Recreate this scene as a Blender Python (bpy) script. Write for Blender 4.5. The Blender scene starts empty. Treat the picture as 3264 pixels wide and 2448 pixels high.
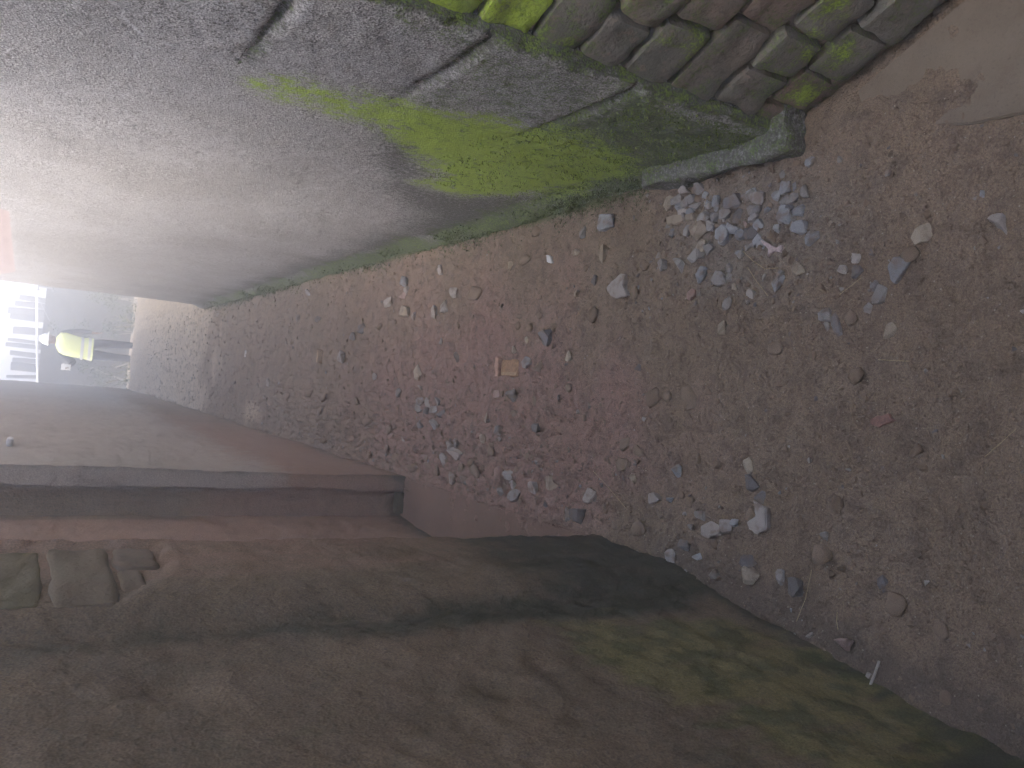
import bpy, bmesh, math, random
import numpy as np
from mathutils import Matrix, Vector

# ---------------------------------------------------------------- camera, sky, sun, exposure
SC = bpy.context.scene
COL = SC.collection
CAM_H = 1.65
F_PX, IMG_W = 2600.0, 3264.0
ROLL, PITCH, YAW = math.radians(5.55), math.radians(30.85), math.radians(1.2013)

def cam_basis():
    fh = Vector((math.sin(YAW), math.cos(YAW), 0)); xr = Vector((math.cos(YAW), -math.sin(YAW), 0)); zz = Vector((0, 0, 1))
    fw = fh * math.cos(PITCH) - zz * math.sin(PITCH)
    u0 = fh * math.sin(PITCH) + zz * math.cos(PITCH)
    return fw, xr * math.cos(ROLL) + u0 * math.sin(ROLL), u0 * math.cos(ROLL) - xr * math.sin(ROLL)
fw, rt, up = cam_basis()
cam = bpy.data.cameras.new('camera'); cam_ob = bpy.data.objects.new('camera', cam); COL.objects.link(cam_ob)
cam.sensor_width = 36.0; cam.lens = 36.0 * F_PX / IMG_W; cam.clip_start = 0.02; cam.clip_end = 500
m = Matrix.Identity(4)           # the phone was held on its side: picture right is the world's down
for i in range(3):
    m[i][0] = -up[i]; m[i][1] = rt[i]; m[i][2] = -fw[i]
m[2][3] = CAM_H
cam_ob.matrix_world = m
SC.camera = cam_ob

SUN_EL, SUN_AZ = math.radians(55), math.radians(-112)     # azimuth from +Y, clockwise; a soft overcast sun to the left
world = bpy.data.worlds.new('World'); SC.world = world; world.use_nodes = True
wn = world.node_tree; wn.nodes.clear()
sky = wn.nodes.new('ShaderNodeTexSky'); sky.sky_type = 'NISHITA'; sky.sun_disc = False
sky.sun_elevation = SUN_EL; sky.sun_rotation = SUN_AZ; sky.air_density = 1.0; sky.dust_density = 4.0; sky.ozone_density = 0.6
bg = wn.nodes.new('ShaderNodeBackground'); bg.inputs['Strength'].default_value = 0.15
wo = wn.nodes.new('ShaderNodeOutputWorld')
wn.links.new(sky.outputs[0], bg.inputs[0]); wn.links.new(bg.outputs[0], wo.inputs[0])
sun = bpy.data.lights.new('sun', 'SUN'); sun.energy = 1.5; sun.angle = math.radians(35); sun.color = (1.0, 0.96, 0.9)
sun_ob = bpy.data.objects.new('sun', sun); COL.objects.link(sun_ob)
sd = Vector((math.sin(SUN_AZ) * math.cos(SUN_EL), math.cos(SUN_AZ) * math.cos(SUN_EL), math.sin(SUN_EL)))
sun_ob.rotation_euler = sd.to_track_quat('Z', 'Y').to_euler(); sun_ob.location = (0, 0, 8)
SC.view_settings.view_transform = 'Standard'; SC.view_settings.look = 'None'
SC.view_settings.exposure = 2.05; SC.view_settings.gamma = 1.0; SC.view_settings.use_curve_mapping = False
SC.cycles.use_denoising = True
SC.cycles.max_bounces = 6; SC.cycles.diffuse_bounces = 3; SC.cycles.volume_bounces = 1
SC.cycles.use_adaptive_sampling = True; SC.cycles.adaptive_threshold = 0.05; SC.cycles.adaptive_min_samples = 8
SC.cycles.sample_clamp_indirect = 4.0
LENS_HAZE_D = 0.054

# ---------------------------------------------------------------- helpers
RNG = np.random.default_rng(7); random.seed(7)

def tag(o, label=None, cat=None, group=None, kind=None):
    if label: o['label'] = label
    if cat: o['category'] = cat
    if group: o['group'] = group
    if kind: o['kind'] = kind
    return o

def link(name, me, mat, parent=None, smooth=True, angle=40):
    o = bpy.data.objects.new(name, me); COL.objects.link(o)
    if mat and not me.materials: me.materials.append(mat)
    if smooth:
        me.polygons.foreach_set('use_smooth', [True] * len(me.polygons))
        me.set_sharp_from_angle(angle=math.radians(angle))
    if parent: o.parent = parent
    return o

def empty(name, loc=(0, 0, 0)):
    o = bpy.data.objects.new(name, None); COL.objects.link(o); o.location = loc; o.empty_display_size = 0.1
    return o

def mesh(verts, faces, attrs=None):
    me = bpy.data.meshes.new('m')
    me.from_pydata([tuple(map(float, v)) for v in verts], [], [tuple(map(int, f)) for f in faces]); me.update()
    for k, a in (attrs or {}).items():
        at = me.attributes.new(k, 'FLOAT', 'POINT'); at.data.foreach_set('value', np.asarray(a, np.float32))
    return me

def _hash(ix, iy, iz, seed):
    h = (ix.astype(np.uint32) * np.uint32(374761393) + iy.astype(np.uint32) * np.uint32(668265263)
         + iz.astype(np.uint32) * np.uint32(2147483647 - 98) + np.uint32(seed * 1274126177 % 4294967295))
    h = (h ^ (h >> np.uint32(13))) * np.uint32(1274126177); h = h ^ (h >> np.uint32(16))
    h = (h * np.uint32(2246822519)); h = h ^ (h >> np.uint32(15))
    return (h & np.uint32(0xFFFFFF)).astype(np.float64) / 16777215.0

def vnoise(x, y, z, seed=0):
    x, y, z = np.broadcast_arrays(np.asarray(x, float), np.asarray(y, float), np.asarray(z, float))
    ix, iy, iz = np.floor(x).astype(np.int64), np.floor(y).astype(np.int64), np.floor(z).astype(np.int64)
    fx, fy, fz = x - ix, y - iy, z - iz
    fx, fy, fz = [t * t * t * (t * (t * 6 - 15) + 10) for t in (fx, fy, fz)]
    r = 0
    for dx in (0, 1):
        for dy in (0, 1):
            for dz in (0, 1):
                w = (fx if dx else 1 - fx) * (fy if dy else 1 - fy) * (fz if dz else 1 - fz)
                r = r + w * _hash(ix + dx, iy + dy, iz + dz, seed)
    return r * 2 - 1

def fbm(x, y, z=0.0, scale=1.0, octs=4, seed=0, gain=0.5):
    r, a, s = 0, 1.0, scale
    for o in range(octs):
        r = r + a * vnoise(np.asarray(x) * s + 17.3 * o, np.asarray(y) * s + 5.1 * o, np.asarray(z) * s, seed + o); a *= gain; s *= 2.03
    return r

def sstep(a, b, x):
    t = np.clip((np.asarray(x, float) - a) / (b - a), 0, 1); return t * t * (3 - 2 * t)

def polymask(px, py, poly, w):
    """soft polygon: 1 inside, 0 outside, over +-w"""
    px = np.asarray(px, float); py = np.asarray(py, float)
    ins = np.zeros(px.shape, bool); d = np.full(px.shape, 1e9); n = len(poly)
    for i in range(n):
        ax, ay = poly[i]; bx, by = poly[(i + 1) % n]
        ex, ey = bx - ax, by - ay
        t = np.clip(((px - ax) * ex + (py - ay) * ey) / (ex * ex + ey * ey + 1e-12), 0, 1)
        d = np.minimum(d, np.hypot(px - ax - t * ex, py - ay - t * ey))
        c = (ay > py) != (by > py)
        xi = ax + (py - ay) * ex / (ey if abs(ey) > 1e-9 else 1e-9)
        ins ^= c & (px < xi)
    return sstep(-w, w, np.where(ins, d, -d))

# ---------------------------------------------------------------- node helpers
class NT:
    def __init__(s, name):
        s.mat = bpy.data.materials.new(name); s.mat.use_nodes = True
        s.t = s.mat.node_tree; s.t.nodes.clear()
        s.out = s.t.nodes.new('ShaderNodeOutputMaterial'); s.b = s.t.nodes.new('ShaderNodeBsdfPrincipled')
        s.t.links.new(s.b.outputs[0], s.out.inputs[0])
        s.geo = s.t.nodes.new('ShaderNodeNewGeometry')
        s.pos = s.geo.outputs['Position']
        s.b.inputs['Specular IOR Level'].default_value = 0.25
    def put(s, v, sock):
        if isinstance(v, (int, float)):
            sock.default_value = v if sock.type != 'RGBA' else (v, v, v, 1)
        elif isinstance(v, tuple): sock.default_value = (*v, 1) if sock.type == 'RGBA' else v
        else: s.t.links.new(v, sock)
    def noise(s, scale, detail=4, rough=0.55, vec=None, dist=0.0, out='Fac'):
        n = s.t.nodes.new('ShaderNodeTexNoise'); n.inputs['Scale'].default_value = scale; n.inputs['Detail'].default_value = detail
        n.inputs['Roughness'].default_value = rough; n.inputs['Distortion'].default_value = dist
        s.t.links.new(vec or s.pos, n.inputs['Vector']); return n.outputs[out]
    def voronoi(s, scale, vec=None, feature='F1', out='Distance'):
        n = s.t.nodes.new('ShaderNodeTexVoronoi'); n.feature = feature; n.inputs['Scale'].default_value = scale
        s.t.links.new(vec or s.pos, n.inputs['Vector']); return n.outputs[out]
    def scaled(s, v, vec=None):
        n = s.t.nodes.new('ShaderNodeVectorMath'); n.operation = 'MULTIPLY'; s.t.links.new(vec or s.pos, n.inputs[0]); n.inputs[1].default_value = v
        return n.outputs[0]
    def math(s, op, a, b=0.0, clamp=False):
        n = s.t.nodes.new('ShaderNodeMath'); n.operation = op; n.use_clamp = clamp
        s.put(a, n.inputs[0]); s.put(b, n.inputs[1]); return n.outputs[0]
    def ss(s, v, a, b, lo=0.0, hi=1.0):
        n = s.t.nodes.new('ShaderNodeMapRange'); n.interpolation_type = 'SMOOTHSTEP'
        s.put(v, n.inputs[0]); n.inputs[1].default_value = a; n.inputs[2].default_value = b; n.inputs[3].default_value = lo; n.inputs[4].default_value = hi
        return n.outputs[0]
    def mix(s, f, a, b, mode='MIX'):
        n = s.t.nodes.new('ShaderNodeMix'); n.data_type = 'RGBA'; n.blend_type = mode; n.clamp_factor = True
        s.put(f, n.inputs[0]); s.put(a, n.inputs[6]); s.put(b, n.inputs[7]); return n.outputs[2]
    def attr(s, name):
        n = s.t.nodes.new('ShaderNodeAttribute'); n.attribute_name = name; return n.outputs['Fac']
    def xyz(s):
        n = s.t.nodes.new('ShaderNodeSeparateXYZ'); s.t.links.new(s.pos, n.inputs[0]); return n.outputs
    def rand(s):
        n = s.t.nodes.new('ShaderNodeObjectInfo'); return n.outputs['Random']
    def bump(s, h, strength=0.5, dist=0.01, prev=None):
        n = s.t.nodes.new('ShaderNodeBump'); n.inputs['Strength'].default_value = strength; n.inputs['Distance'].default_value = dist
        s.t.links.new(h, n.inputs['Height'])
        if prev: s.t.links.new(prev, n.inputs['Normal'])
        return n.outputs[0]
    def done(s, col, rough=0.9, normal=None):
        s.put(col, s.b.inputs['Base Color']); s.put(rough, s.b.inputs['Roughness'])
        if normal: s.t.links.new(normal, s.b.inputs['Normal'])
        return s.mat

MOSS_BRIGHT, MOSS_MID, MOSS_DARK = (0.37, 0.52, 0.05), (0.14, 0.22, 0.03), (0.04, 0.06, 0.02)

def add_moss(n, col, amount, dark):
    """living moss over a base colour: bright moss where `amount`, ragged dark moss where `dark`"""
    fine = n.noise(150, 1, 0.7); mid = n.noise(28, 2, 0.65)
    rag = n.math('ADD', n.math('MULTIPLY', n.math('SUBTRACT', fine, 0.5), 0.9), n.math('MULTIPLY', n.math('SUBTRACT', mid, 0.5), 1.3))
    dm = n.math('MULTIPLY', n.ss(n.math('ADD', dark, n.math('MULTIPLY', rag, 1.2)), 0.25, 0.95), n.ss(dark, 0.05, 0.35))
    dcol = n.mix(n.ss(fine, 0.35, 0.7), MOSS_DARK, MOSS_MID)
    col = n.mix(n.math('MULTIPLY', dm, 0.8), col, dcol)
    bm = n.math('MULTIPLY', n.ss(n.math('ADD', amount, n.math('MULTIPLY', rag, 0.8)), 0.12, 0.85), n.ss(amount, 0.03, 0.4))
    bcol = n.mix(n.ss(mid, 0.22, 0.5), MOSS_MID, MOSS_BRIGHT)
    bcol = n.mix(n.ss(fine, 0.55, 0.3, 0.0, 0.45), bcol, MOSS_MID)
    return n.mix(bm, col, bcol), bm, dm

def mat_roughcast():
    n = NT('grey_roughcast')
    big = n.noise(1.6, 2, 0.55); mid = n.noise(14, 2, 0.6); grain = n.noise(230, 0, 0.6); speck = n.noise(85, 2, 0.8)
    col = n.mix(n.ss(big, 0.35, 0.65), (0.365, 0.355, 0.35), (0.455, 0.447, 0.455))
    col = n.mix(n.ss(mid, 0.4, 0.68, 0, 0.35), col, (0.30, 0.285, 0.28))
    col = n.mix(n.ss(speck, 0.46, 0.66, 0, 0.8), col, (0.15, 0.14, 0.135))
    col = n.mix(n.ss(grain, 0.56, 0.70, 0, 0.8), col, (0.62, 0.61, 0.61))
    col = n.mix(n.ss(grain, 0.42, 0.30, 0, 0.75), col, (0.13, 0.12, 0.12))
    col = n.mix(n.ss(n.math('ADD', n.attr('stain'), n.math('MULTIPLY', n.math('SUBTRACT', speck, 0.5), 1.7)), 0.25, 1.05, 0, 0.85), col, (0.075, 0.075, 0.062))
    col = n.mix(n.ss(n.math('ADD', n.attr('pale'), n.math('MULTIPLY', n.math('SUBTRACT', mid, 0.5), 1.2)), 0.35, 0.9, 0, 0.75), col, (0.62, 0.62, 0.64))
    col = n.mix(n.ss(n.math('ADD', n.attr('brick'), n.math('MULTIPLY', n.math('SUBTRACT', mid, 0.5), 0.5)), 0.45, 0.6, 0, 0.8), col, (0.42, 0.33, 0.32))
    col, bm, dm = add_moss(n, col, n.attr('moss'), n.attr('dmoss'))
    h = n.math('ADD', n.math('MULTIPLY', speck, 1.0), n.math('MULTIPLY', grain, 0.5))
    nb = n.bump(h, 0.55, 0.005)
    return n.done(col, 0.92, nb)

def mat_mud_plaster():
    n = NT('brown_mud_plaster')
    big = n.noise(2.2, 2, 0.55); strk = n.noise(5, 2, 0.6, n.scaled((3.0, 3.0, 0.8))); fine = n.noise(120, 1, 0.7); mid = n.noise(11, 3, 0.65)
    col = n.mix(n.ss(big, 0.36, 0.64), (0.185, 0.138, 0.09), (0.24, 0.178, 0.12))
    col = n.mix(n.ss(strk, 0.42, 0.7, 0, 0.45), col, (0.165, 0.132, 0.088))
    col = n.mix(n.ss(mid, 0.5, 0.72, 0, 0.35), col, (0.32, 0.24, 0.175))
    col = n.mix(n.ss(fine, 0.52, 0.75, 0, 0.5), col, (0.09, 0.075, 0.06))
    col = n.mix(n.ss(n.math('ADD', n.attr('red'), n.math('MULTIPLY', n.math('SUBTRACT', strk, 0.5), 0.8)), 0.3, 0.9, 0, 0.8), col, (0.33, 0.205, 0.15))
    col = n.mix(n.ss(n.math('ADD', n.attr('pale'), n.math('MULTIPLY', n.math('SUBTRACT', mid, 0.5), 0.9)), 0.3, 0.9, 0, 0.8), col, (0.36, 0.33, 0.30))
    col = n.mix(n.ss(n.math('ADD', n.attr('stain'), n.math('MULTIPLY', n.math('SUBTRACT', mid, 0.5), 1.1)), 0.2, 1.05, 0, 0.9), col, (0.042, 0.048, 0.028))
    col = n.mix(n.ss(n.math('ADD', n.attr('moss'), n.math('MULTIPLY', n.math('SUBTRACT', strk, 0.5), 1.6)), 0.35, 0.95, 0, 0.8), col, n.mix(n.ss(mid, 0.42, 0.6), (0.24, 0.215, 0.085), (0.115, 0.125, 0.045)))
    h = n.math('ADD', n.math('MULTIPLY', mid, 1.0), n.math('MULTIPLY', fine, 0.25))
    gr = n.noise(260, 0, 0.5); col = n.mix(1.0, col, n.mix(gr, (0.6, 0.6, 0.6), (1.4, 1.4, 1.4)), 'MULTIPLY')
    nb = n.bump(h, 0.6, 0.012)
    return n.done(col, 0.93, nb)

def mat_stone_brick():
    n = NT('mossy_stone_brick')
    r = n.rand(); big = n.noise(9, 2, 0.6); fine = n.noise(130, 1, 0.7); mid = n.noise(40, 2, 0.6)
    base = n.mix(n.ss(r, 0.3, 0.95), (0.18, 0.165, 0.145), (0.27, 0.185, 0.145))
    col = n.mix(n.ss(big, 0.4, 0.66, 0, 0.7), base, (0.135, 0.135, 0.115))
    col = n.mix(n.ss(mid, 0.55, 0.75, 0, 0.5), col, (0.33, 0.24, 0.19))
    col = n.mix(n.ss(fine, 0.55, 0.75, 0, 0.6), col, (0.08, 0.072, 0.06))
    col, bm, dm = add_moss(n, col, n.attr('moss'), n.attr('dmoss'))
    nb = n.bump(n.math('ADD', mid, n.math('MULTIPLY', fine, 0.5)), 0.6, 0.006)
    return n.done(col, 0.9, nb)

def mat_red_brick():
    n = NT('exposed_red_brick')
    big = n.noise(12, 4, 0.6); fine = n.noise(110, 3, 0.7); r = n.rand()
    col = n.mix(n.ss(r, 0.2, 0.8), (0.195, 0.148, 0.10), (0.215, 0.145, 0.105))
    col = n.mix(n.ss(big, 0.4, 0.65, 0, 0.7), col, (0.21, 0.175, 0.115))
    col = n.mix(n.ss(fine, 0.5, 0.75, 0, 0.5), col, (0.13, 0.09, 0.07))
    col = n.mix(n.math('MULTIPLY', n.attr('moss'), 0.7), col, (0.18, 0.165, 0.095))
    return n.done(col, 0.95, n.bump(n.math('ADD', big, n.math('MULTIPLY', fine, 0.4)), 0.6, 0.01))

def mat_soil():
    n = NT('trodden_soil')
    big = n.noise(2.3, 2, 0.6); mid = n.noise(17, 3, 0.65); fine = n.noise(120, 2, 0.7); grit = n.voronoi(170, out='Color'); gd = n.voronoi(170)
    col = n.mix(n.ss(big, 0.36, 0.64), (0.232, 0.17, 0.118), (0.272, 0.201, 0.143))
    col = n.mix(n.ss(n.math('ADD', n.attr('red'), n.math('MULTIPLY', n.math('SUBTRACT', big, 0.5), 0.9)), 0.25, 0.85, 0, 0.8), col, (0.305, 0.185, 0.155))
    col = n.mix(n.ss(n.math('ADD', n.attr('grey'), n.math('MULTIPLY', n.math('SUBTRACT', mid, 0.5), 0.9)), 0.3, 0.9, 0, 0.75), col, (0.235, 0.20, 0.165))
    col = n.mix(n.ss(n.math('ADD', n.attr('sand'), n.math('MULTIPLY', n.math('SUBTRACT', big, 0.5), 0.8)), 0.3, 0.9, 0, 0.9), col, (0.55, 0.45, 0.34))
    col = n.mix(n.ss(n.math('ADD', n.attr('damp'), n.math('MULTIPLY', n.math('SUBTRACT', mid, 0.5), 0.9)), 0.3, 0.9, 0, 0.7), col, (0.115, 0.095, 0.075))
    col = n.mix(n.ss(mid, 0.45, 0.68, 0, 0.6), col, (0.125, 0.092, 0.07))
    col = n.mix(n.ss(n.noise(55, 2, 0.7), 0.54, 0.72, 0, 0.28), col, (0.33, 0.25, 0.18))
    col = n.mix(n.ss(fine, 0.52, 0.72, 0, 0.55), col, (0.11, 0.08, 0.055))
    g = n.t.nodes.new('ShaderNodeSeparateXYZ'); n.t.links.new(grit, g.inputs[0])
    col = n.mix(n.math('MULTIPLY', n.ss(g.outputs[0], 0.975, 0.98), n.ss(gd, 0.45, 0.2)), col, (0.36, 0.32, 0.27))
    col = n.mix(n.ss(n.math('ADD', n.attr('moss'), n.math('MULTIPLY', n.math('SUBTRACT', fine, 0.5), 1.3)), 0.4, 0.8, 0, 0.85), col, (0.085, 0.11, 0.03))
    h = n.math('ADD', n.math('MULTIPLY', mid, 0.8), n.math('MULTIPLY', fine, 0.45))
    gr = n.noise(300, 0, 0.5); col = n.mix(1.0, col, n.mix(gr, (0.62, 0.62, 0.62), (1.38, 1.38, 1.38)), 'MULTIPLY')
    return n.done(col, 0.93, n.bump(h, 1.0, 0.018))

def mat_stone(name, c, c2, speck=0.5):
    n = NT(name)
    r = n.rand(); tc = n.t.nodes.new('ShaderNodeTexCoord'); v = tc.outputs['Object']
    a = n.noise(2.6, 3, 0.7, v); b = n.noise(11, 1, 0.7, v)
    col = n.mix(n.ss(n.math('ADD', n.math('MULTIPLY', a, 0.7), n.math('MULTIPLY', r, 0.5)), 0.35, 0.85), c, c2)
    col = n.mix(n.ss(b, 0.56, 0.72, 0, speck), col, tuple(x * 0.45 for x in c))
    col = n.mix(n.ss(n.noise(30, 2, 0.6), 0.46, 0.7, 0, 0.75), col, (0.22, 0.16, 0.12))     # soil dust
    return n.done(col, 0.88, n.bump(n.math('ADD', a, n.math('MULTIPLY', b, 0.4)), 0.5, 0.004))

def mat_plain(name, c, rough=0.8, var=0.25, scale=40, metal=0.0):
    n = NT(name); a = n.noise(scale, 4, 0.6)
    col = n.mix(n.ss(a, 0.35, 0.7), c, tuple(x * (1 - var) for x in c)); n.b.inputs['Metallic'].default_value = metal
    return n.done(col, rough, n.bump(a, 0.25, 0.004))

M_RC, M_MUD, M_STB, M_RED, M_SOIL = mat_roughcast(), mat_mud_plaster(), mat_stone_brick(), mat_red_brick(), mat_soil()

# ---------------------------------------------------------------- ground
def grow(a, b, k):
    r = [a]
    while r[-1] < b: r.append(r[-1] + k * r[-1])
    return r
WALL_R, WALL_L = 0.73, -0.42
NEAR = [(-0.42, 2.138), (-0.446, 1.776), (-0.493, 1.57), (-0.529, 1.282), (-0.568, 1.057), (-0.583, 0.93), (-0.60, 0.5), (-0.64, -3.0)]

def left_edge(y):
    ys = np.array([-3.0, 0.5, 0.93, 1.057, 1.282, 1.57, 1.776, 2.138, 16.2]); xs = np.array([-0.64, -0.60, -0.583, -0.568, -0.529, -0.493, -0.446, -0.42, -0.42])
    return np.interp(y, ys, xs)

def ground_z(x, y, detail=True):
    x = np.asarray(x, float); y = np.asarray(y, float)
    z = 0.012 * fbm(x, y, 0, 1.7, 2, 3) + 0.009 * fbm(x, y, 0, 6.0, 3, 11)
    if detail:
        fade = np.clip(1.2 - y * 0.06, 0.35, 1)
        rub = sstep(1.7, 2.6, y) * sstep(0.25, -0.3, x) * sstep(9, 5, y)
        z = z + fade * (0.0048 * fbm(x, y, 0, 34, 3, 23) + rub * 0.020 * np.abs(fbm(x, y, 0, 22, 3, 41)))
        for hx, hy, r, dp in ((0.091, 0.949, 0.035, 0.014), (0.0, 1.416, 0.03, 0.008), (-0.028, 1.058, 0.04, 0.010), (0.02, 0.98, 0.07, -0.007), (-0.28, 1.02, 0.05, -0.01)):
            z = z - dp * np.exp(-((x - hx) ** 2 + (y - hy) ** 2) / (r * r))
    drop = sstep(16.25, 17.2, y)
    near_edge = sstep(0.10, 0.0, np.minimum(np.abs(x - WALL_R), np.abs(x - left_edge(y))))
    z = z + 0.010 * near_edge * (y < 16)
    return z * (1 - 0.5 * drop) - 0.27 * drop - 0.04 * np.clip(y - 17, 0, 6) * (y > 17)

def build_ground():
    xs = np.array([-40, -15, -6, -3, -1.8, -1.2, -0.95] + list(np.arange(-0.82, 1.16, 0.0062)) + [1.3, 1.6, 2, 3, 6, 15, 40])
    ys = np.array([-40, -15, -6, -3, -1.5, -0.6, -0.1, 0.2, 0.4] + grow(0.55, 17.4, 0.0046) + [17.6, 18, 18.5, 19, 20, 21, 22, 24, 28, 40])
    X, Y = np.meshgrid(xs, ys); Zv = ground_z(X, Y)
    nx, ny = len(xs), len(ys)
    V = np.stack([X.ravel(), Y.ravel(), Zv.ravel()], 1)
    i = np.arange(nx * ny).reshape(ny, nx)
    Fc = np.stack([i[:-1, :-1], i[:-1, 1:], i[1:, 1:], i[1:, :-1]], -1).reshape(-1, 4)
    me = bpy.data.meshes.new('ground')
    me.vertices.add(len(V)); me.vertices.foreach_set('co', V.astype(np.float32).ravel())
    me.loops.add(Fc.size); me.loops.foreach_set('vertex_index', Fc.astype(np.int32).ravel())
    me.polygons.add(len(Fc)); me.polygons.foreach_set('loop_start', np.arange(0, Fc.size, 4, dtype=np.int32))
    me.update(calc_edges=True)
    x, y = X.ravel(), Y.ravel()
    jit = 0.12 * fbm(x, y, 0, 3, 2, 77)
    A = {}
    A['red'] = np.exp(-(((x + 0.15 + jit) / 0.35) ** 2 + ((y - 2.75) / 1.1) ** 2)) * 1.0 + 0.45 * sstep(1.8, 2.6, y) * sstep(7, 4, y)
    A['grey'] = np.exp(-(((x - 0.55 + jit) / 0.22) ** 2 + ((y - 1.55) / 0.45) ** 2)) + 0.5 * sstep(4, 6, y) * sstep(10, 8, y) + 0.5 * sstep(0.95, 0.7, y)
    A['sand'] = sstep(7.0, 10.5, y + 6 * jit) + sstep(0.1, 0.5, x) * sstep(10, 13, y) + 0.9 * np.exp(-(((x + 0.3) / 0.12) ** 2 + ((y - 6.9) / 0.5) ** 2))
    dl = x - left_edge(y)
    A['damp'] = np.exp(-(dl / 0.14) ** 2) * sstep(2.3, 1.6, y) + 0.6 * np.exp(-(((x - WALL_R) / 0.05) ** 2)) * (y < 9.5)
    A['moss'] = np.exp(-(((x - 0.715) / 0.035) ** 2)) * sstep(1.9, 2.3, y) * sstep(9.5, 8, y) * 1.1
    for k, a in A.items():
        at = me.attributes.new(k, 'FLOAT', 'POINT'); at.data.foreach_set('value', a.astype(np.float32))
    o = link('ground', me, M_SOIL, smooth=False); me.polygons.foreach_set('use_smooth', [True] * len(me.polygons))
    return tag(o, kind='structure')
build_ground()

# ---------------------------------------------------------------- wall sheets
def resample(path, step):
    """points along a polyline, corners kept; step(x, y) gives the spacing"""
    pts = [path[0]]
    for a, b in zip(path[:-1], path[1:]):
        L = math.hypot(b[0] - a[0], b[1] - a[1]); t = 0.0
        n = max(1, int(L / max(1e-3, 0.5 * (step(*a) + step(*b))) + 0.5))
        r = (step(*b) / step(*a)) ** (1.0 / max(1, n))
        w = np.cumsum([r ** k for k in range(n)]); w = w / w[-1]
        for k in w: pts.append((a[0] + (b[0] - a[0]) * k, a[1] + (b[1] - a[1]) * k))
    return np.array(pts)

def wall_sheet(path, zs, step, side, thick, disp, attrs, smooth_normals=False):
    """a solid wall: displaced front sheet along `path` (front normal is `side` * right of the path), flat back, top and ends"""
    P = resample(path, step); n = len(P); zs = np.asarray(zs, float); mz = len(zs)
    T = np.zeros_like(P); T[1:-1] = P[2:] - P[:-2]; T[0] = P[1] - P[0]; T[-1] = P[-1] - P[-2]
    T /= np.linalg.norm(T, axis=1)[:, None]
    N = np.stack([T[:, 1], -T[:, 0]], 1) * side
    S = np.concatenate([[0], np.cumsum(np.linalg.norm(np.diff(P, axis=0), axis=1))])
    gx, gz = np.repeat(P[:, 0], mz), np.tile(zs, n); gy = np.repeat(P[:, 1], mz); gs = np.repeat(S, mz)
    d = disp(gs, gx, gy, gz)
    V = np.stack([gx + np.repeat(N[:, 0], mz) * d, gy + np.repeat(N[:, 1], mz) * d, gz], 1)
    A = {k: f(gs, gx, gy, gz) for k, f in attrs.items()}
    i = np.arange(n * mz).reshape(n, mz)
    q = np.stack([i[:-1, :-1], i[1:, :-1], i[1:, 1:], i[:-1, 1:]], -1).reshape(-1, 4)
    if side < 0: q = q[:, ::-1]
    faces = q.tolist()
    # back: offset the end points straight by thick along mean normal of the whole path
    mn = np.mean(N, 0); mn /= np.linalg.norm(mn)
    b0 = len(V); B = P - mn * thick
    V = np.vstack([V, np.c_[B, np.full(n, zs[0])], np.c_[B, np.full(n, zs[-1])]])
    for k in range(n - 1):
        faces.append([i[k, -1], i[k + 1, -1], b0 + n + k + 1, b0 + n + k])
    faces.append([b0, b0 + n - 1, b0 + 2 * n - 1, b0 + n])
    faces.append(list(i[0, :]) + [b0 + n, b0]); faces.append(list(i[-1, ::-1]) + [b0 + n - 1, b0 + 2 * n - 1])
    A = {k: np.concatenate([a, np.zeros(2 * n)]) for k, a in A.items()}
    return mesh(V, faces, A)

ZN = lambda top: list(np.arange(-0.12, 2.1, 0.013)) + list(np.linspace(2.15, top, 5))

# moss, stain and pale areas of the house wall, in metres along the alley (y) and up (z)
BRIGHT = [(2.06, 1.24), (1.95, 1.10), (1.90, 0.91), (1.93, 0.69), (1.87, 0.53), (1.82, 0.40), (1.86, 0.23), (2.05, 0.13), (2.41, 0.09), (2.70, 0.28), (2.68, 0.46), (2.36, 0.60), (2.20, 0.83), (2.16, 1.04)]
DARKM = [(2.0, 0.54), (1.43, 0.54), (1.42, -0.05), (2.5, -0.02), (2.62, 0.12), (2.23, 0.18), (1.98, 0.25)]
STAIN = [(2.15, 0.90), (2.20, 0.54), (2.6, 0.5), (2.7, 0.35), (2.5, 0.1), (2.5, -0.1), (9.5, -0.1), (9.5, 0.26), (6.1, 0.27), (4.7, 0.26), (3.6, 0.28), (3.1, 0.36), (2.9, 0.55), (2.55, 0.76)]

def polyline_d(px, py, line):
    d = np.full(np.shape(px), 1e9)
    for (ax, ay), (bx, by) in zip(line[:-1], line[1:]):
        ex, ey = bx - ax, by - ay; t = np.clip(((px - ax) * ex + (py - ay) * ey) / (ex * ex + ey * ey), 0, 1)
        d = np.minimum(d, np.hypot(px - ax - t * ex, py - ay - t * ey))
    return d
CRACK = [(1.78, 1.62), (1.83, 1.55), (1.93, 1.52), (1.99, 1.48), (1.985, 1.42), (2.0, 1.37), (2.02, 1.30), (2.03, 1.22)]
CRACK2 = [(2.6, 1.7), (2.75, 1.42), (2.72, 1.2), (2.9, 1.0)]
def warp(y, z): return y + 0.05 * fbm(y, z, 0, 6, 3, 5), z + 0.05 * fbm(y, z, 0, 6, 3, 9)
def w_moss(s, x, y, z):
    a, b = warp(y, z); m_ = polymask(a, b, BRIGHT, 0.13) * (1 - 0.35 * sstep(0.6, 1.05, z))
    m_ = np.maximum(m_, 0.22 * np.exp(-((b - 0.06) / 0.05) ** 2) * sstep(2.0, 2.4, y) * sstep(9.5, 8.5, y))
    m_ = np.maximum(m_, 0.45 * polymask(a, b, [(1.95, 0.1), (2.5, 0.08), (2.4, 0.17), (2.0, 0.2)], 0.06))
    return m_
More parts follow.
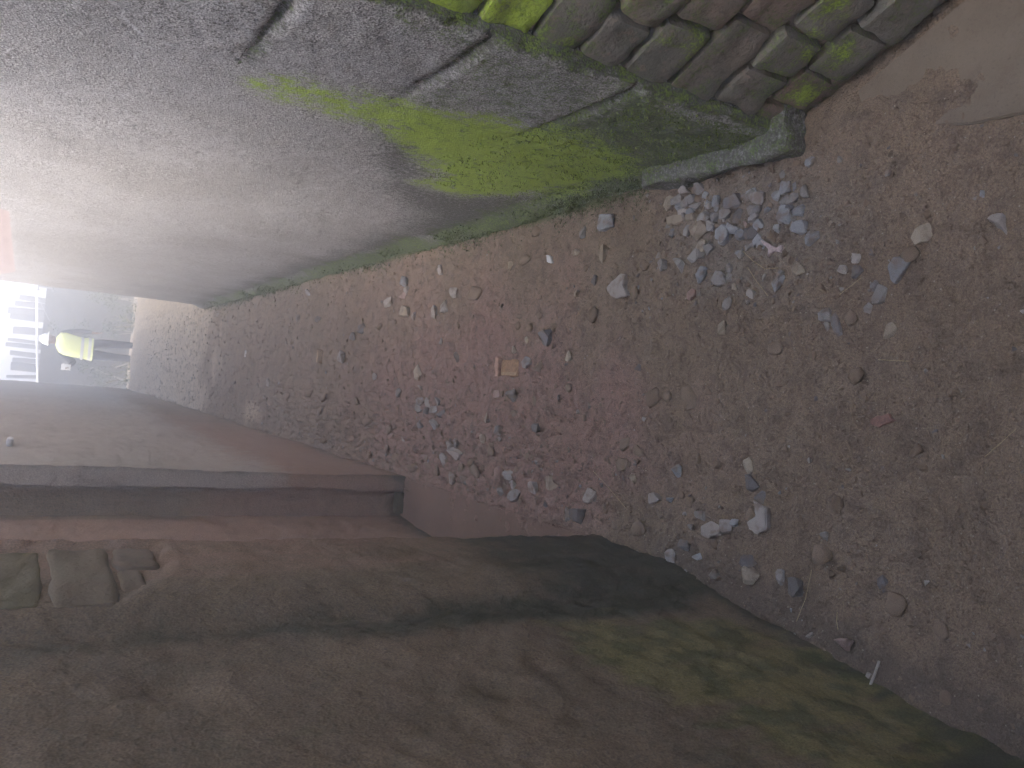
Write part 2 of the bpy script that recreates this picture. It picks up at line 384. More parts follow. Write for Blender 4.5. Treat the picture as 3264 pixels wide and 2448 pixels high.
def w_dmoss(s, x, y, z):
    a, b = warp(y, z)
    r = 1.05 * polymask(a, b, DARKM, 0.09)
    r = np.maximum(r, 0.5 * polymask(a, b, [(1.95, 0.9), (1.45, 0.9), (1.45, 0.5), (1.95, 0.5)], 0.08))
    r = np.maximum(r, 0.55 * polymask(a, b, [(1.5, 1.2), (1.42, 1.2), (1.42, 0.5), (1.5, 0.5)], 0.05))
    r = np.maximum(r, 1.0 * sstep(0.20, 0.04, b) * sstep(2.0, 2.4, y) * sstep(9.6, 8, y))
    return np.maximum(r, 0.6 * polymask(a, b, BRIGHT, 0.16))
def w_stain(s, x, y, z):
    a, b = warp(y, z); r = 0.95 * polymask(a, b, STAIN, 0.21)
    r = np.maximum(r, 0.30 * polymask(a, b, [(1.45, 1.25), (2.02, 1.28), (2.0, 1.45), (1.85, 1.6), (1.45, 1.75)], 0.06))
    r = np.maximum(r, 0.55 * np.exp(-(polyline_d(y + 0.02 * fbm(y, z, 0, 20, 2, 36), z, CRACK2) / 0.006) ** 2))
    r = r + 0.22 * np.clip(fbm(y * 5.0, z * 0.6, 0, 1.0, 3, 37), 0, 1) * sstep(0.4, 1.4, z)
    return np.maximum(r, 0.35 * sstep(0.7, 0.2, z) * sstep(2.3, 1.9, y))
def w_pale(s, x, y, z):
    a, b = warp(y, z); jy = y + 0.012 * fbm(y, z, 0, 30, 2, 32)
    return 0.8 * np.exp(-(polyline_d(jy, z, CRACK) / 0.010) ** 2) + 0.3 * polymask(a, b, [(1.72, 1.27), (1.5, 1.27), (1.5, 0.75), (1.62, 0.80)], 0.05) + 0.3 * polymask(a, b, [(1.6, 0.92), (1.8, 0.90), (1.62, 0.80), (1.5, 0.72)], 0.03)
def w_brick(s, x, y, z): return polymask(y, z, [(4.9, 1.78), (8.4, 1.785), (9.5, 2.1), (4.5, 2.1)], 0.02)
def w_disp(s, x, y, z):
    d = 0.006 * fbm(y, z, 0, 2.0, 2, 51) + 0.0009 * fbm(y, z, 0, 20, 2, 52) + 0.0012 * fbm(y, z, 0, 70, 2, 53) * sstep(5, 2, y)
    d = d + 0.035 * sstep(0.13, 0.0, z + 0.03 * fbm(y, z, 0, 3, 2, 54)) * sstep(1.6, 2.2, y)
    return d - 0.003 * w_brick(s, x, y, z)
RATT = dict(moss=w_moss, dmoss=w_dmoss, stain=w_stain, pale=w_pale, brick=w_brick)

house = empty('house', (1.2, 5.4, 0))
tag(house, 'grey roughcast house on the right with a mossy grooved corner', 'house')
H_R, H_L, H_N = 4.4, 2.6, 4.2  # wall tops are out of view; heights chosen to shape the alley light
def to_local(me, o):
    me.transform(Matrix.Translation(-Vector(o.location))); return me
me = wall_sheet([(WALL_R, 9.5), (WALL_R, 1.46)], ZN(H_R), lambda x, y: 0.0085 * y, 1, 3.2, w_disp, RATT)
link('wall', to_local(me, house), M_RC, house)

# quoin blocks at the near corner: faces proud of the wall, an overhanging lower edge, a sloped upper edge
def quoin(z0, z1, seed):
    ys = np.concatenate([[1.438, 1.4385], np.arange(1.443, 2.06, 0.011)]); zs = np.concatenate([[z0, z0 + 0.0008], np.linspace(z0 + 0.004, z1 - 0.001, int((z1 - z0) / 0.011)), [z1]])
    Y, Zz = np.meshgrid(ys, zs, indexing='ij'); y, z = Y.ravel(), Zz.ravel()
    zj = 0.006 * fbm(y, 0 * y, seed, 7, 2, 60 + seed)
    prof = sstep(0.0, 0.006, z - z0) * sstep(0.0, 0.034, z1 - z + zj)
    prot = 0.018 * (1 - 0.75 * sstep(1.6, 1.99 + 0.03 * np.sin(seed * 3.0), y)) - 0.012 * sstep(1.95, 2.05, y)
    d = prot * prof * (0.35 + 0.65 * sstep(0.0, 0.022 + 0.012 * fbm(z, 0 * z, seed, 14, 2, 92), y - 1.4375)) + 0.0025 * fbm(y, z, seed, 18, 3, 70) + 0.0015 * fbm(y, z, 0, 70, 2, 53)
    edge = (y < 1.4382) | (z <= z0 + 1e-6) | (z >= z1 - 1e-6) | (y > 2.045)
    d = np.where(edge, -0.02, d)
    V = np.stack([WALL_R - d, y + 0.004 * fbm(z, y, 0, 12, 2, 90) * (y < 1.46), z], 1)
    i = np.arange(len(y)).reshape(len(ys), len(zs))
    q = np.stack([i[:-1, :-1], i[:-1, 1:], i[1:, 1:], i[1:, :-1]], -1).reshape(-1, 4)[:, ::-1]
    A = {k: f(0, V[:, 0], y, z) for k, f in RATT.items()}
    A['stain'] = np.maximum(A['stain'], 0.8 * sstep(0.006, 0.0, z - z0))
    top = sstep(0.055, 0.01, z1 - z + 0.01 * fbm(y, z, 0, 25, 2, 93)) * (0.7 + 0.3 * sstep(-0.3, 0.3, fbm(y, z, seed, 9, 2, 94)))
    A['stain'] = np.maximum(A['stain'], 1.0 * top); A['dmoss'] = np.maximum(A['dmoss'], 0.5 * top)  # sky-lit groove slopes darkened in the colour to cut their brightness
    crn = sstep(1.462, 1.442, y + 0.01 * fbm(y, z, 0, 20, 2, 91)) * sstep(1.7, 1.2, z)
    A['stain'] = np.maximum(A['stain'], crn); A['dmoss'] = np.maximum(A['dmoss'], 0.75 * crn); A['pale'] = A['pale'] * (1 - crn); A['moss'] = np.maximum(A['moss'], 0.25 * crn)
    return mesh(V, q, A)
QZ = [0.085, 0.537, 0.910, 1.282, 1.655, 2.03, 2.40, 2.77]
for k in range(len(QZ) - 1):
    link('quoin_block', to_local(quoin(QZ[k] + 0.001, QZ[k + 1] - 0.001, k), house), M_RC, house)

def lumpy_box(x0, x1, y0, y1, z0, z1, seg, rnd, amp, seed, nscale=14):
    """box with rounded edges and a lumpy surface"""
    bm = bmesh.new(); bmesh.ops.create_cube(bm, size=1.0)
    bmesh.ops.subdivide_edges(bm, edges=bm.edges[:], cuts=seg, use_grid_fill=True)
    c = np.array([(x0 + x1) / 2, (y0 + y1) / 2, (z0 + z1) / 2]); hf = np.array([x1 - x0, y1 - y0, z1 - z0]) / 2
    co = np.array([v.co[:] for v in bm.verts]) * 2
    p = co * hf
    inner = np.maximum(hf - rnd, 1e-4); cl = np.clip(p, -inner, inner); dv = p - cl
    L = np.linalg.norm(dv, axis=1); L[L < 1e-9] = 1
    p = cl + dv / L[:, None] * np.minimum(np.linalg.norm(dv, axis=1), rnd)[:, None]
    nv = dv / L[:, None]; w = p + c
    p = w + nv * (amp * fbm(w[:, 0], w[:, 1], w[:, 2], nscale, 3, seed))[:, None]
    for v, q in zip(bm.verts, p): v.co = q
    me = bpy.data.meshes.new('m'); bm.to_mesh(me); bm.free(); return me, p

def add_attr(me, **kw):
    for k, a in kw.items():
        at = me.attributes.new(k, 'FLOAT', 'POINT'); at.data.foreach_set('value', np.broadcast_to(np.asarray(a, np.float32), (len(me.vertices),)).copy())
    return me

me, p = lumpy_box(0.662, 0.80, 1.40, 1.95, -0.15, 0.10, 18, 0.022, 0.020, 5, 9)
add_attr(me, moss=0.12 * np.ones(len(p)), dmoss=0.55 + 0.25 * fbm(p[:, 1], p[:, 2], 0, 5, 2, 8), stain=0.9, pale=0.0, brick=0.0)
link('plinth', to_local(me, house), M_RC, house)

# ---------------------------------------------------------------- stone wall at the near right, turned towards the camera
BW_A, BW_D = np.array([0.748, 1.432]), np.array([0.200, -0.465]); BW_D = BW_D / np.linalg.norm(BW_D)
BW_N = np.array([BW_D[1], -BW_D[0]])
stone_wall = empty('stone_wall', (0.85, 1.2, 0))
tag(stone_wall, 'mossy wall of rough stone bricks at the near right, beside the grooved corner', 'wall')
def bw_box(s0, s1, z0, z1, depth, proud, rnd, amp, seed, seg=5):
    me, p = lumpy_box(s0, s1, -depth, proud, z0, z1, seg, rnd, amp, seed, 16)
    sk = 0.010 * vnoise(np.array([seed * 1.7]), 0.5, 0.5, 3)[0]
    V = np.empty_like(p)
    V[:, :2] = BW_A + np.outer(p[:, 0] + sk * (p[:, 2] - z0) / (z1 - z0), BW_D) + np.outer(p[:, 1], BW_N); V[:, 2] = p[:, 2]
    me.vertices.foreach_set('co', V.astype(np.float32).ravel()); me.update()
    return me, p
core, p = bw_box(-0.05, 2.6, -0.15, 2.6, 0.30, -0.028, 0.01, 0.006, 3, 20)
add_attr(core, moss=0.1, dmoss=0.45)
link('mortar_core', to_local(core, stone_wall), M_STB, stone_wall)
rows = [  # z0, z1, [(s0, s1, bright moss, dark moss)]
    (0.045, 0.165, [(-0.02, 0.036, 0.1, 0.4), (0.044, 0.152, 0.42, 0.5), (0.16, 0.29, 0.25, 0.5), (0.30, 0.46, 0.1, 0.5)]),
    (0.178, 0.305, [(-0.004, 0.115, 0.0, 0.3), (0.123, 0.227, 0.22, 0.45), (0.237, 0.36, 0.45, 0.5), (0.37, 0.5, 0.2, 0.5)]),
    (0.318, 0.440, [(-0.022, 0.203, 0.0, 0.25), (0.213, 0.335, 0.0, 0.3), (0.345, 0.48, 0.3, 0.5)]),
    (0.448, 0.570, [(-0.022, 0.148, 0.36, 0.45), (0.158, 0.268, 0.0, 0.3), (0.278, 0.42, 0.1, 0.3)]),
    (0.578, 0.690, [(-0.012, 0.104, 0.0, 0.2), (0.113, 0.222, 0.05, 0.4), (0.232, 0.36, 0.0, 0.3)]),
    (0.697, 0.808, [(-0.030, 0.132, 0.12, 0.4), (0.14, 0.29, 0.0, 0.3), (0.30, 0.43, 0.0, 0.3)]),
    (0.816, 0.936, [(-0.022, 0.094, 0.95, 0.6), (0.103, 0.23, 0.1, 0.4), (0.24, 0.38, 0.2, 0.4)]),
    (0.946, 1.062, [(-0.042, 0.078, 0.95, 0.6), (0.087, 0.21, 0.2, 0.4), (0.22, 0.36, 0.2, 0.4)]),
    (1.072, 1.185, [(-0.052, 0.07, 0.95, 0.6), (0.08, 0.22, 0.3, 0.4), (0.23, 0.36, 0.2, 0.4)])]
z = 1.195
while z < 2.5:
    cut = [-0.04]
    while cut[-1] < 0.40: cut.append(cut[-1] + random.uniform(0.11, 0.19))
    rows.append((z, z + 0.115, [(a + 0.004, b - 0.004, random.uniform(0, 0.5), 0.4) for a, b in zip(cut[:-1], cut[1:])])); z += 0.125
for r_, (z0, z1, bl) in enumerate(rows):
    for k, (s0, s1, mb, md) in enumerate(bl):
        me, p = bw_box(s0, s1, z0 + random.uniform(-.004, .004), z1 + random.uniform(-.004, .004), 0.09, random.uniform(-0.004, 0.012), 0.014, 0.007, r_ * 7 + k + 2, 6)
        wv = 0.35 * fbm(p[:, 0], p[:, 2], r_ + k, 14, 2, 14)
        fall = np.clip(1 - (((p[:, 0] - (s0 + s1) / 2) / (s1 - s0) * 2) ** 2 + ((p[:, 2] - (z0 + z1) / 2) / (z1 - z0) * 2) ** 2) * 0.5, 0, 1) if mb < 0.8 else 1.0
        add_attr(me, moss=np.clip((mb + wv * (mb > 0)) * fall, 0, 1), dmoss=np.clip(md + wv, 0, 1))
        link('brick', to_local(me, stone_wall), M_STB, stone_wall)

# concrete apron by the stone wall
def slab(name, poly, z0, z1, mat, parent=None, sub=0.03, amp=0.002, seed=0, attrs=None, bev=0.006):
    bm = bmesh.new(); vs = [bm.verts.new((x, y, z1)) for x, y in poly]; f = bm.faces.new(vs)
    if f.normal.z < 0: bmesh.ops.reverse_faces(bm, faces=[f])
    f.normal_update()
    if f.normal.z < 0: f.normal_flip()
    r = bmesh.ops.extrude_face_region(bm, geom=[f]); 
    for v in [g for g in r['geom'] if isinstance(g, bmesh.types.BMVert)]: v.co.z = z0
    bmesh.ops.recalc_face_normals(bm, faces=bm.faces[:])
    bmesh.ops.bevel(bm, geom=[e for e in bm.edges if all(v.co.z > (z0 + z1) / 2 for v in e.verts)], offset=bev, segments=2, affect='EDGES')
    bmesh.ops.triangulate(bm, faces=bm.faces[:])
    for _ in range(4):
        lg = [e for e in bm.edges if e.calc_length() > sub * 2]
        if not lg: break
        bmesh.ops.subdivide_edges(bm, edges=lg, cuts=1); bmesh.ops.triangulate(bm, faces=bm.faces[:])
    co = np.array([v.co[:] for v in bm.verts]); dz = amp * fbm(co[:, 0], co[:, 1], 0, 9, 2, seed)
    for v, q in zip(bm.verts, dz): v.co.z += q
    me = bpy.data.meshes.new('m'); bm.to_mesh(me); bm.free()
    if attrs: add_attr(me, **attrs)
    return link(name, me, mat, parent)
def mat_concrete(name, c, c2):
    n = NT(name); a = n.noise(7, 5, 0.6); b = n.noise(150, 3, 0.7); s_ = n.noise(22, 4, 0.6)
    col = n.mix(n.ss(a, 0.35, 0.65), c, c2); col = n.mix(n.ss(b, 0.52, 0.74, 0, 0.5), col, tuple(x * 0.5 for x in c))
    col = n.mix(n.ss(s_, 0.52, 0.74, 0, 0.5), col, (0.17, 0.13, 0.10))
    return n.done(col, 0.9, n.bump(n.math('ADD', s_, n.math('MULTIPLY', b, 0.3)), 0.4, 0.006))
M_CONC = mat_concrete('worn_cement', (0.20, 0.16, 0.12), (0.235, 0.19, 0.145))
M_STEP = mat_concrete('red_cement_screed', (0.215, 0.135, 0.10), (0.185, 0.12, 0.09))
tag(slab('pavement', [(0.70, 1.225), (0.745, 1.245), (0.80, 1.262), (0.97, 0.93), (1.2, 0.3), (0.63, 0.3), (0.622, 0.72), (0.645, 0.86), (0.652, 0.98), (0.675, 1.10)], -0.08, 0.010, M_CONC, seed=4, amp=0.005, bev=0.003), kind='structure')

# ---------------------------------------------------------------- left side: far wall with its recess, then the near wall
def l_disp(s, x, y, z):
    return 0.007 * fbm(x + y, z, 0, 2.2, 3, 151) + 0.0025 * fbm(x + y, z, 0, 24, 3, 152)
def lf_red(s, x, y, z):
    return 0.9 * np.exp(-((z - 0.4) / 0.6) ** 2) * sstep(11, 4, y) + 0.6 * (y < 3.6) + 0.2
def lf_pale(s, x, y, z):
    return 0.75 * ((x < -0.419) & (x > -0.493) & (y > 3.6)) * sstep(0.35, 0.8, z) + 0.5 * sstep(8, 14, y) + 0.12
def lf_dark(s, x, y, z):
    d = 0.55 * sstep(0.14, 0.02, z) + 0.30 * (x < -0.50)  # darker at the foot and inside the recess
    return d + 0.5 * ((np.abs(y - 3.66) < 0.02) & (x > -0.425))
lf = empty('rendered_wall', (-0.7, 9.0, 0))
tag(lf, 'long reddish brown rendered wall on the left with a shallow doorway recess', 'wall')
LP = [(-0.42, 16.2), (-0.42, 3.665), (-0.49, 3.655), (-0.49, 3.70), (-0.615, 3.675), (-0.655, 3.27), (-0.665, 2.30), (-0.66, 2.10)]
me = wall_sheet(LP, ZN(H_L), lambda x, y: 0.011 * y, -1, 2.5, l_disp, dict(red=lf_red, pale=lf_pale, stain=lf_dark, moss=lambda s, x, y, z: 0 * y))
link('wall', to_local(me, lf), M_MUD, lf, angle=30)
st = slab('doorstep', [(-0.425, 3.66), (-0.64, 3.69), (-0.68, 3.27), (-0.69, 2.12), (-0.425, 2.12)], -0.08, 0.024, M_STEP, None, 0.03, 0.0015, 9)
to_local(st.data, lf); st.parent = lf
me, p = lumpy_box(-0.60, -0.50, 3.648, 3.69, 0.0, 0.06, 4, 0.006, 0.002, 4); add_attr(me, red=0.3, pale=0.0, stain=0.9, moss=0.0)
link('skirting', to_local(me, lf), M_MUD, lf)

NW_S = np.concatenate([[0], np.cumsum([math.hypot(b[0] - a[0], b[1] - a[1]) for a, b in zip(NEAR[:-1], NEAR[1:])])])
# s: 0 at the corner, 0.363 and 0.574 at the folds
HOLE = [(0.02, 1.70), (0.022, 1.44), (0.05, 1.34), (0.16, 1.33), (0.27, 1.375), (0.36, 1.425), (0.415, 1.46), (0.42, 1.58), (0.40, 1.70), (0.25, 1.74)]
def n_hole(s, z): return polymask(s + 0.008 * fbm(s, z, 0, 25, 2, 33), z + 0.008 * fbm(s, z, 0, 25, 2, 34), HOLE, 0.012)
def n_disp(s, x, y, z):
    d = 0.008 * fbm(s, z, 0, 2.0, 3, 171) + 0.003 * fbm(s, z, 0, 22, 3, 172) + 0.0015 * fbm(s, z, 0, 60, 2, 173)
    hl_ = n_hole(s, z) * (s > 0.001); d = d * (1 - hl_) - 0.013 * hl_
    d = d - 0.020 * np.exp(-((s - 0.50) / 0.05) ** 2) * sstep(0.1, 0.5, z)                    # the fold
    d = d + 0.010 * sstep(0.09, 0.0, z)
    for cs, cz, r, dp in ((0.727, 1.40, 0.06, 0.020), (0.99, 0.75, 0.05, 0.008), (0.86, 0.86, 0.04, 0.008), (0.80, 0.72, 0.03, 0.007)):
        d = d - dp * np.exp(-((s - cs) ** 2 + (z - cz) ** 2) / (r * r))
    return d
def n_stain(s, x, y, z):
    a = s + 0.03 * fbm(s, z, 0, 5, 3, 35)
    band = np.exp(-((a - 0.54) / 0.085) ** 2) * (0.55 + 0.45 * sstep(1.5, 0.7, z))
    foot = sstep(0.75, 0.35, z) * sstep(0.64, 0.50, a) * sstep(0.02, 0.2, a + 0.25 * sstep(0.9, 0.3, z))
    low = 0.8 * sstep(0.12, 0.0, z) + 0.45 * sstep(0.75, 1.1, s) * np.clip(0.3 + fbm(s, z, 0, 4, 3, 39), 0, 1) * sstep(1.2, 0.5, z) + 0.9 * polymask(a, z, [(1.15, 0.0), (1.35, 0.45), (1.9, 0.5), (1.9, -0.1), (1.2, -0.1)], 0.08)
    spot = 0.45 * np.exp(-((s - 0.727) ** 2 + (z - 1.40) ** 2) / 0.003)
    return np.maximum(np.maximum(band, 0.95 * foot), np.maximum(low, spot))
def n_moss(s, x, y, z):
    a = s + 0.04 * fbm(s, z, 0, 5, 3, 36)
    m1 = polymask(a, z + 0.05 * fbm(s, z, 0, 7, 2, 37), [(0.62, 0.58), (0.60, 0.36), (0.68, 0.14), (0.95, 0.10), (1.25, 0.12), (1.35, 0.35), (1.05, 0.50), (0.78, 0.62)], 0.12)
    return np.clip(0.9 * m1 + 0.35 * sstep(0.9, 0.3, z) * sstep(0.6, 0.8, s) + 0.2 * sstep(0.6, 1.0, s) * (0.5 + fbm(s, z, 0, 3, 2, 38)), 0, 1)
nw = empty('mud_plastered_wall', (-0.7, 1.0, 0))
tag(nw, 'dark damp mud plastered wall at the near left, with bricks showing through high up', 'wall')
me = wall_sheet(NEAR, ZN(H_N), lambda x, y: 0.011 * max(y, 0.6) if y > 0.4 else 0.1, -1, 2.0, n_disp,
                dict(red=lambda s, x, y, z: 0.5 * sstep(0.40, 0.2, s) + 0.12 * sstep(0.5, 1.0, z), pale=lambda s, x, y, z: 0.25 * sstep(0.36, 0.2, s) * sstep(0.8, 1.3, z) + 0.0 * z,
                     stain=n_stain, moss=n_moss))
link('wall', to_local(me, nw), M_MUD, nw, angle=50)
def nw_point(s, z, out):
    k = max(0, min(len(NEAR) - 2, int(np.searchsorted(NW_S, s)) - 1)); t = (s - NW_S[k]) / (NW_S[k + 1] - NW_S[k])
    a, b = np.array(NEAR[k]), np.array(NEAR[k + 1]); d = (b - a) / np.linalg.norm(b - a); nn = np.array([-d[1], d[0]])
    P = a + (b - a) * t + nn * out; return (P[0], P[1], z)
for k, (s0, s1, z0, z1, mo) in enumerate([(0.03, 0.40, 1.452, 1.572, 0.15), (0.03, 0.19, 1.355, 1.444, 0.0), (0.197, 0.335, 1.392, 1.446, 0.0), (0.04, 0.395, 1.583, 1.70, 0.7)]):
    me, p = lumpy_box(s0, s1, -0.07, -0.004, z0, z1, 8, 0.013, 0.006, 40 + k, 16)
    me.vertices.foreach_set('co', np.array([nw_point(q[0], q[2], q[1]) for q in p], np.float32).ravel()); me.update(); add_attr(me, moss=mo)
    link('brick', to_local(me, nw), M_RED, nw)
# small white clip on the far left wall
me, p = lumpy_box(-0.424, -0.385, 4.44, 4.56, 1.665, 1.69, 4, 0.01, 0.004, 3)
tag(link('cable_clip', me, mat_plain('grey_white_plastic', (0.6, 0.6, 0.62), 0.5)), 'small white plastic clip high on the left wall', 'clip')

# ---------------------------------------------------------------- far end: low walls, fence
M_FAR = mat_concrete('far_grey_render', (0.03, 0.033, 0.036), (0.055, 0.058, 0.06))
M_LOWG = mat_concrete('greenish_render', (0.28, 0.31, 0.25), (0.34, 0.36, 0.31))
zf = list(np.linspace(-0.3, 1.15, 40))
me = wall_sheet([(1.32, 16.4), (1.02, 11.5), (0.95, 9.6)], zf, lambda x, y: 0.12, 1, 0.25, lambda s, x, y, z: 0.015 * fbm(y, z, 0, 3, 3, 201), {})
tag(link('low_wall', me, M_LOWG), 'low greenish wall on the right beyond the end of the house', 'wall')
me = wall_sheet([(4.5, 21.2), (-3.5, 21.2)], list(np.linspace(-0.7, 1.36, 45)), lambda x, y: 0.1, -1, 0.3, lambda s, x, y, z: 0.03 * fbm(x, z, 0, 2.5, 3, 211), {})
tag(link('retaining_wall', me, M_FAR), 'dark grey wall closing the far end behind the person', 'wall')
M_PIPE = mat_plain('white_pipe', (0.75, 0.76, 0.78), 0.5, 0.1)
M_BOARD = mat_plain('weathered_board', (0.20, 0.21, 0.23), 0.85, 0.35)
M_FRAME = mat_plain('dark_metal_frame', (0.09, 0.09, 0.10), 0.6, 0.3)
fence = empty('board_fence', (0.4, 21.4, 1.3)); tag(fence, 'fence of uneven upright boards with a white rail at the far end', 'fence')
def tube(pts, r, nseg=8):
    V, Fc = [], []; pts = [Vector(p) for p in pts]
    for k, p_ in enumerate(pts):
        t = (pts[min(k + 1, len(pts) - 1)] - pts[max(k - 1, 0)]).normalized()
        a = t.orthogonal().normalized(); b = t.cross(a); rr = r[k] if isinstance(r, (list, tuple)) else r
        for j in range(nseg): V.append(p_ + (a * math.cos(2 * math.pi * j / nseg) + b * math.sin(2 * math.pi * j / nseg)) * rr)
    for k in range(len(pts) - 1):
        for j in range(nseg): Fc.append([k * nseg + j, k * nseg + (j + 1) % nseg, (k + 1) * nseg + (j + 1) % nseg, (k + 1) * nseg + j])
    Fc.append(list(range(nseg))[::-1]); Fc.append([(len(pts) - 1) * nseg + j for j in range(nseg)])
    return mesh(V, Fc)
def far_x(yimg): return 1.356 - (yimg - 945) / 275.0 * 1.907          # place along the fence
link('rail', to_local(tube([(far_x(945), 21.15, 1.535), (far_x(1090), 21.15, 1.45), (far_x(1225), 21.15, 1.36)], 0.026), fence), M_PIPE, fence)
for y0, y1, top, lean in [(946, 962, 1.82, 0.02), (963, 981, 1.90, 0), (983, 1006, 2.02, -0.01), (1007, 1025, 1.96, 0.01), (1043, 1066, 1.88, -0.02), (1087, 1098, 1.97, 0.015), (1099, 1113, 2.0, 0), (1127, 1143, 1.90, 0.02), (1144, 1159, 1.84, -0.01), (1162, 1189, 1.86, 0.01), (1197, 1208, 1.93, -0.03)]:
    a, c_ = far_x(y1), far_x(y0)
    me, p = lumpy_box(a, c_, 21.30, 21.34, 0.9, top + 0.05, 4, 0.008, 0.012, int(y0), 5); p[:, 0] += lean * (p[:, 2] - 1.3) * 2
    me.vertices.foreach_set('co', p.astype(np.float32).ravel()); me.update(); link('board', to_local(me, fence), M_BOARD, fence)
fr = tube([(1.50, 21.1, 1.52), (1.60, 21.1, 1.53), (1.60, 21.1, 1.25), (1.52, 21.1, 1.24)], 0.03, 6)
tag(link('metal_bracket', fr, M_FRAME), 'small dark square bracket standing out at the right end of the fence', 'bracket')
M_STICK = mat_plain('bleached_stick', (0.45, 0.42, 0.38), 0.8)
tag(link('white_pole', tube([(-0.28, 17.2, 0.10), (-0.36, 16.9, 0.32)], 0.014), M_STICK), 'short pale stick leaning at the far left beyond the crest', 'stick')
tag(link('white_pole', tube([(0.05, 16.8, -0.03), (-0.05, 17.0, 0.18)], 0.012), M_STICK), 'pale stick leaning on the slope left of the person', 'stick')
M_WIRE = mat_plain('grey_wire', (0.35, 0.36, 0.38), 0.6)
tag(link('overhead_wire', tube([(1.75, 21.0, 1.75), (1.2, 20.8, 1.45), (0.55, 20.6, 1.10)], 0.007, 5), M_WIRE), 'thin wire slanting down across the fence to the right of the person', 'wire')

# ---------------------------------------------------------------- person at the crest
PX, PY, PZ = 0.31, 18.0, float(ground_z(0.31, 18.0))
person = empty('person', (PX, PY, PZ))
tag(person, 'person in a white helmet and bright yellow vest standing at the far end', 'person')
M_SKIN = mat_plain('skin', (0.22, 0.12, 0.08), 0.6, 0.1); M_DARKCL = mat_plain('dark_clothes', (0.045, 0.05, 0.065), 0.9)
M_VEST = mat_plain('yellow_vest', (0.86, 0.92, 0.40), 0.8, 0.06); M_BAND = mat_plain('reflective_band', (0.62, 0.64, 0.62), 0.35, 0.1)
M_HELM = mat_plain('white_helmet', (0.85, 0.85, 0.82), 0.35, 0.05); M_BOOT = mat_plain('boots', (0.05, 0.04, 0.035), 0.8)
def skin(name, verts, edges, radii, mat, sub=2, root=0):
    me = bpy.data.meshes.new(name); me.from_pydata(verts, edges, []); me.update()
    o = bpy.data.objects.new(name, me); COL.objects.link(o); o.parent = person
    md = o.modifiers.new('skin', 'SKIN'); md.use_smooth_shade = True
    for v, r in zip(me.skin_vertices[0].data, radii):
        v.radius = r if isinstance(r, tuple) else (r, r)
    me.skin_vertices[0].data[root].use_root = True
    sb = o.modifiers.new('sub', 'SUBSURF'); sb.levels = sub; sb.render_levels = sub
    me.materials.append(mat); return o
J = dict(pel=(-0.05, 0, 0.93), wai=(-0.045, 0, 1.05), che=(-0.01, 0, 1.27), nb=(0.03, 0, 1.44), nt=(0.045, 0.005, 1.51), hd=(0.06, 0.01, 1.585), ht=(0.065, 0.01, 1.66),
         lh=(-0.15, 0, 0.90), lk=(-0.17, 0.02, 0.49), la=(-0.17, -0.02, 0.09), lt=(-0.19, 0.13, 0.03), rh=(0.05, 0, 0.90), rk=(0.09, 0.04, 0.49), ra=(0.10, 0.0, 0.09), rtt=(0.13, 0.14, 0.03),
         ls=(-0.19, 0, 1.37), le=(-0.33, 0.05, 1.13), lw=(-0.40, -0.17, 1.22), rs=(0.20, 0, 1.39), re=(0.27, 0.02, 1.10), rw=(0.27, -0.08, 0.86))
def fingers(w, d, side):
    """palm and five separate fingers growing from the wrist w along d"""
    w, d, side = Vector(w), Vector(d).normalized(), Vector(side).normalized(); nrm = d.cross(side)
    vs = [tuple(w), tuple(w + d * 0.05)]; es = [(0, 1)]; rs = [(0.022, 0.016), (0.036, 0.014)]
    for off, ln in ((-0.03, 0.065), (-0.01, 0.078), (0.01, 0.074), (0.03, 0.058)):
        b = len(vs); p0 = w + d * 0.085 + side * off
        vs += [tuple(p0), tuple(p0 + d * ln * 0.55 + nrm * 0.006), tuple(p0 + d * ln + nrm * 0.022)]; es += [(1, b), (b, b + 1), (b + 1, b + 2)]; rs += [0.0095, 0.009, 0.008]
    b = len(vs); p0 = w + d * 0.03 - side * 0.036
    vs += [tuple(p0), tuple(p0 + d * 0.03 - side * 0.02), tuple(p0 + d * 0.06 - side * 0.018 + nrm * 0.01)]; es += [(1, b), (b, b + 1), (b + 1, b + 2)]; rs += [0.012, 0.011, 0.009]
    return vs, es, rs
names = list(J); idx = {k: i for i, k in enumerate(names)}
bv = [J[k] for k in names]
be = [(idx[a], idx[b]) for a, b in (('pel', 'wai'), ('wai', 'che'), ('che', 'nb'), ('nb', 'nt'), ('nt', 'hd'), ('hd', 'ht'), ('pel', 'lh'), ('lh', 'lk'), ('lk', 'la'), ('la', 'lt'), ('pel', 'rh'), ('rh', 'rk'), ('rk', 'ra'), ('ra', 'rtt'), ('nb', 'ls'), ('ls', 'le'), ('le', 'lw'), ('nb', 'rs'), ('rs', 're'), ('re', 'rw'))]
RR = dict(pel=(0.13, 0.10), wai=(0.125, 0.095), che=(0.15, 0.105), nb=(0.07, 0.06), nt=0.052, hd=(0.074, 0.09), ht=(0.062, 0.08), lh=0.092, lk=0.064, la=0.05, lt=0.036, rh=0.092, rk=0.064, ra=0.05, rtt=0.036, ls=0.06, le=0.045, lw=0.03, rs=0.06, re=0.045, rw=0.03)
brr = [RR[k] for k in names]
for w_, e_, sd_ in (('lw', 'le', (0, 0.3, 1)), ('rw', 're', (0, 1, 0.1))):
    d_ = Vector(J[w_]) - Vector(J[e_]); fv, fe, fr_ = fingers(Vector(J[w_]) + d_.normalized() * 0.01, d_, sd_)
    b = len(bv); bv += fv; be += [(x + b, y + b) for x, y in fe] + [(idx[w_], b)]; brr += fr_
